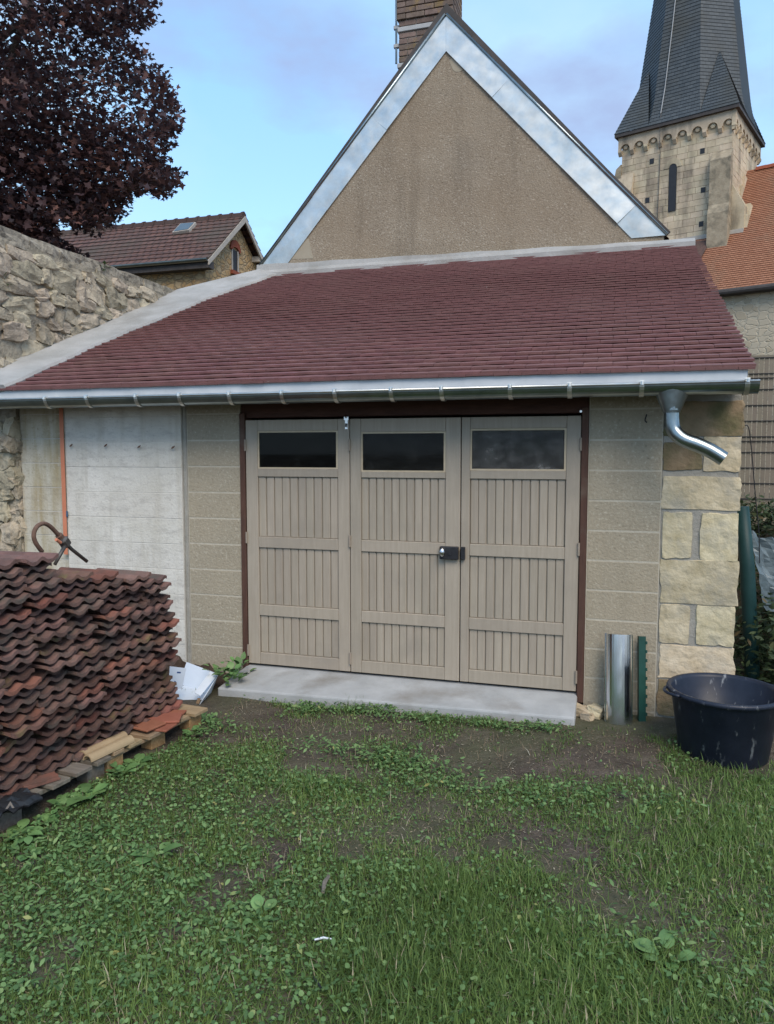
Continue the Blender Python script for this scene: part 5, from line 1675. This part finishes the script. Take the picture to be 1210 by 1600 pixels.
# longer tufts, lower right and along the tub
xt, yt = [], []
for (px, py, n, s) in ((700, 1460, 2600, 0.22), (820, 1520, 2600, 0.25), (600, 1500, 1800, 0.2), (960, 1560, 2200, 0.25), (1120, 1320, 2600, 0.25), (1180, 1240, 1800, 0.2), (720, 1400, 900, 0.09), (500, 1240, 700, 0.12), (260, 1500, 1300, 0.3), (690, 1585, 1600, 0.2), (560, 1105, 500, 0.1), (820, 1380, 400, 0.07)):
    c = P(px, py, Z=GZ)
    xt.append(rng.normal(c.x, s, n)); yt.append(rng.normal(c.y, s * 0.8, n))
xt, yt = np.concatenate(xt), np.concatenate(yt)
k = ~blocked(xt, yt)
blades('long_grass', xt[k], yt[k], 0.05, 0.10, 0.0042, M['grass'], 'longer bright grass tufts in the lawn')
# clover and small broad leaves
disc = np.array([(math.cos(2 * math.pi * k / 7) * (1 + 0.12 * math.cos(3 * k)), math.sin(2 * math.pi * k / 7)) for k in range(7)])
xc, yc = scatter(48000, 0.05, 4.2, -3.6, -0.3)
pk = rng.uniform(0, 1, len(xc)) < np.clip(1.35 - 0.38 * xc + 0.5 * (vnoise(xc, yc, 2.2, 31) - 0.5), 0.18, 1)
xc, yc = xc[pk], yc[pk]
o = leaf_cloud('clover', np.stack([xc, yc, gz(xc, yc) + rng.uniform(0.006, 0.04, len(xc))], -1), rng.uniform(0.004, 0.0095, len(xc)), disc, M['clover'], None, tilt=0.65)
tag(o, 'clover and small round weeds through the lawn', None, kind='stuff')
oval = np.array([(0, -1), (0.34, -0.45), (0.42, 0.1), (0.25, 0.65), (0, 1.05), (-0.25, 0.65), (-0.42, 0.1), (-0.34, -0.45)])
# tongues of weeds : strip by the slab, worn edge, pallet
wx, wy = [], []
for (px, py, n, s, sy2) in ((500, 1108, 330, 0.16, 0.035), (590, 1115, 260, 0.12, 0.035), (480, 1112, 150, 0.05, 0.04), (660, 1130, 160, 0.12, 0.03), (780, 1140, 200, 0.14, 0.035), (850, 1145, 160, 0.08, 0.04), (560, 1180, 420, 0.22, 0.08), (470, 1230, 300, 0.2, 0.08), (640, 1200, 220, 0.14, 0.06), (330, 1140, 240, 0.07, 0.08), (720, 1230, 240, 0.2, 0.06), (930, 1250, 260, 0.25, 0.08), (1000, 1480, 260, 0.3, 0.15), (1120, 1560, 240, 0.2, 0.15), (200, 1400, 700, 0.3, 0.3), (120, 1330, 420, 0.12, 0.15), (350, 1460, 500, 0.3, 0.2), (60, 1480, 300, 0.15, 0.2)):
    c = P(px, py, Z=GZ)
    wx.append(rng.normal(c.x, s, n)); wy.append(rng.normal(c.y, sy2, n))
wx, wy = np.concatenate(wx), np.concatenate(wy)
k = ~blocked(wx, wy)
wx, wy = wx[k], wy[k]
o = leaf_cloud('ground_weeds', np.stack([wx, wy, gz(wx, wy) + rng.uniform(0.008, 0.055, len(wx))], -1), rng.uniform(0.007, 0.019, len(wx)), oval, M['clover'], None, tilt=0.75, cup=0.25)
tag(o, 'low broad-leaved weeds along the slab and through the lawn', None, kind='stuff')
# dead leaves, straw and stone chips on the bare soil
xl, yl = scatter(9000, 0.0, 4.2, -3.4, -0.36, dens=False)
k = rng.uniform(0, 1, len(xl)) < np.clip(1.15 - density(xl, yl), 0.12, 1)
xl, yl = xl[k], yl[k]
o = leaf_cloud('litter', np.stack([xl, yl, gz(xl, yl) + rng.uniform(0.002, 0.01, len(xl))], -1), rng.uniform(0.003, 0.010, len(xl)), oval * np.array([0.7, 1.0]), M['litter'], None, tilt=0.35)
tag(o, 'dry leaf bits and chips scattered on the bare soil', None, kind='stuff')

xs2, ys2 = scatter(5200, 0.0, 4.2, -3.5, -0.4, dens=False)
blades('dead_straw', xs2, ys2, 0.03, 0.075, 0.0026, M['litter'], 'dry straw lying matted through the lawn')
# larger weeds one can tell apart
def weed(px, py, n, size, lab, spread=0.05, up=0.5, X=None, zo=0.0):
    q = P(px, py, Z=GZ) if X is None else X
    if zo:
        q = P(px, py + 14, Z=-0.05)
        q.y = min(q.y, -0.13)
    root = empty('weed', (q.x, q.y, float(gz(q.x, q.y)) + zo))
    tag(root, lab, 'weed', 'broad-leaved weeds')
    me = lm[rs.randrange(len(lm))]
    for i in range(n):
        a = 2 * math.pi * (i / n) + rs.uniform(-0.4, 0.4)
        s = size * rs.uniform(0.6, 1.15)
        el = rs.uniform(0.15, up)
        d = rs.uniform(0.1, 1.0) * spread
        o = link('leaf', lm[rs.randrange(len(lm))], root, (math.cos(a) * d, math.sin(a) * d, 0.002 + d * 0.45 + rs.uniform(0, zo * 2.2)), (0, -el, a), (s, s, s))
lm = []
for v_ in range(3):
    V, F = [], []
    nL = 6
    for i in range(nL + 1):
        t = i / nL
        wv = (math.sin(math.pi * min(1, t ** (0.7 + 0.25 * v_) * 0.94 + 0.05)) ** 0.8) * (0.32 + 0.06 * v_)
        zc = 0.30 * t - 0.45 * t * t
        V += [(t, -wv, zc + 0.05), (t, 0, zc), (t, wv, zc + 0.05)]
    for i in range(nL):
        a = 3 * i
        F += [(a, a + 1, a + 4, a + 3), (a + 1, a + 2, a + 5, a + 4)]
    lm.append(mesh('leaf', V, F, M['weed'], smooth=True))
for (px, py, n, s, lab) in ((190, 1212, 11, 0.085, 'tall leafy weed against the middle of the pallet edge'), (212, 1198, 9, 0.075, 'weed just left of the chipboard pallet block'), (135, 1250, 10, 0.085, 'broad-leaved weed below the tan half-round pieces'),
        (100, 1262, 7, 0.07, 'weed under the grey pallet boards'), (70, 1285, 8, 0.065, 'weed with round leaves under the black plastic'), (30, 1310, 10, 0.075, 'round-leaved weed at the bottom left below the stack'),
        (45, 1335, 8, 0.06, 'small weed in the lawn at the left edge'), (300, 1150, 9, 0.06, 'weed beside the chipboard pallet block'), (322, 1128, 9, 0.055, 'weed at the right corner of the pale pallet'),
        (240, 1335, 5, 0.09, 'pale rosette weed in the lawn before the pallet'), (362, 1056, 20, 0.07, 'bushy weed at the left corner of the slab'), (376, 1042, 18, 0.07, 'bushy weed against the left door post'),
        (346, 1052, 16, 0.06, 'bushy weed on the soil heap beside the carton'), (352, 1082, 6, 0.035, 'tiny weed at the front left corner of the slab'), (1045, 1505, 5, 0.09, 'dock leaf weed in the lawn at the lower right'), (400, 1435, 6, 0.06, 'rosette weed in the middle of the left lawn')):
    weed(px, py, n, s, lab, spread=0.09 if 'bushy' in lab else 0.05, zo=0.05 if 'bushy' in lab else 0.0, up=1.1 if 'bushy' in lab else 0.6)
# wall-top plants
def tuft(px, py, lab, s=0.05):
    q = P(px, py, X=WX + 0.05)
    root = empty('wall_weed', (q.x, q.y, q.z))
    tag(root, lab, 'weed', 'weeds growing on the rubble wall')
    for i in range(12):
        a = rs.uniform(-1.6, 1.6)
        link('leaf', lm[i % 3], root, (-0.05, rs.uniform(-0.08, 0.08), rs.uniform(-0.05, 0.05)), (0, rs.uniform(-1.0, 0.2), a), (s * 1.3, s * 0.6, s))
tuft(8, 448, 'small weed growing from the face of the rubble wall at the left edge', 0.08)
tuft(165, 418, 'small weed on top of the rubble wall before the ochre house', 0.06)
# small odds and ends on the lawn
for (px, py, s, m, lab) in ((505, 1470, 0.03, 'carton', 'small white stick lying in the middle of the lawn'), (496, 1540, 0.035, 'plastic_black', 'small dark scrap in the lawn near the bottom'), (510, 1385, 0.07, 'greywood', 'thin brown twig lying on the lawn')):
    q = P(px, py, Z=GZ + 0.03)
    o = obj('scrap', tube([(-s, 0, 0), (0, s * 0.1, 0.004), (s, 0, 0)], [s * 0.10, s * 0.14, s * 0.09], 6), M[m], loc=(q.x, q.y, float(gz(q.x, q.y)) + 0.03), rot=(0.1, 0.12, rs.uniform(0.4, 2.4)))
    tag(o, lab, 'scrap')
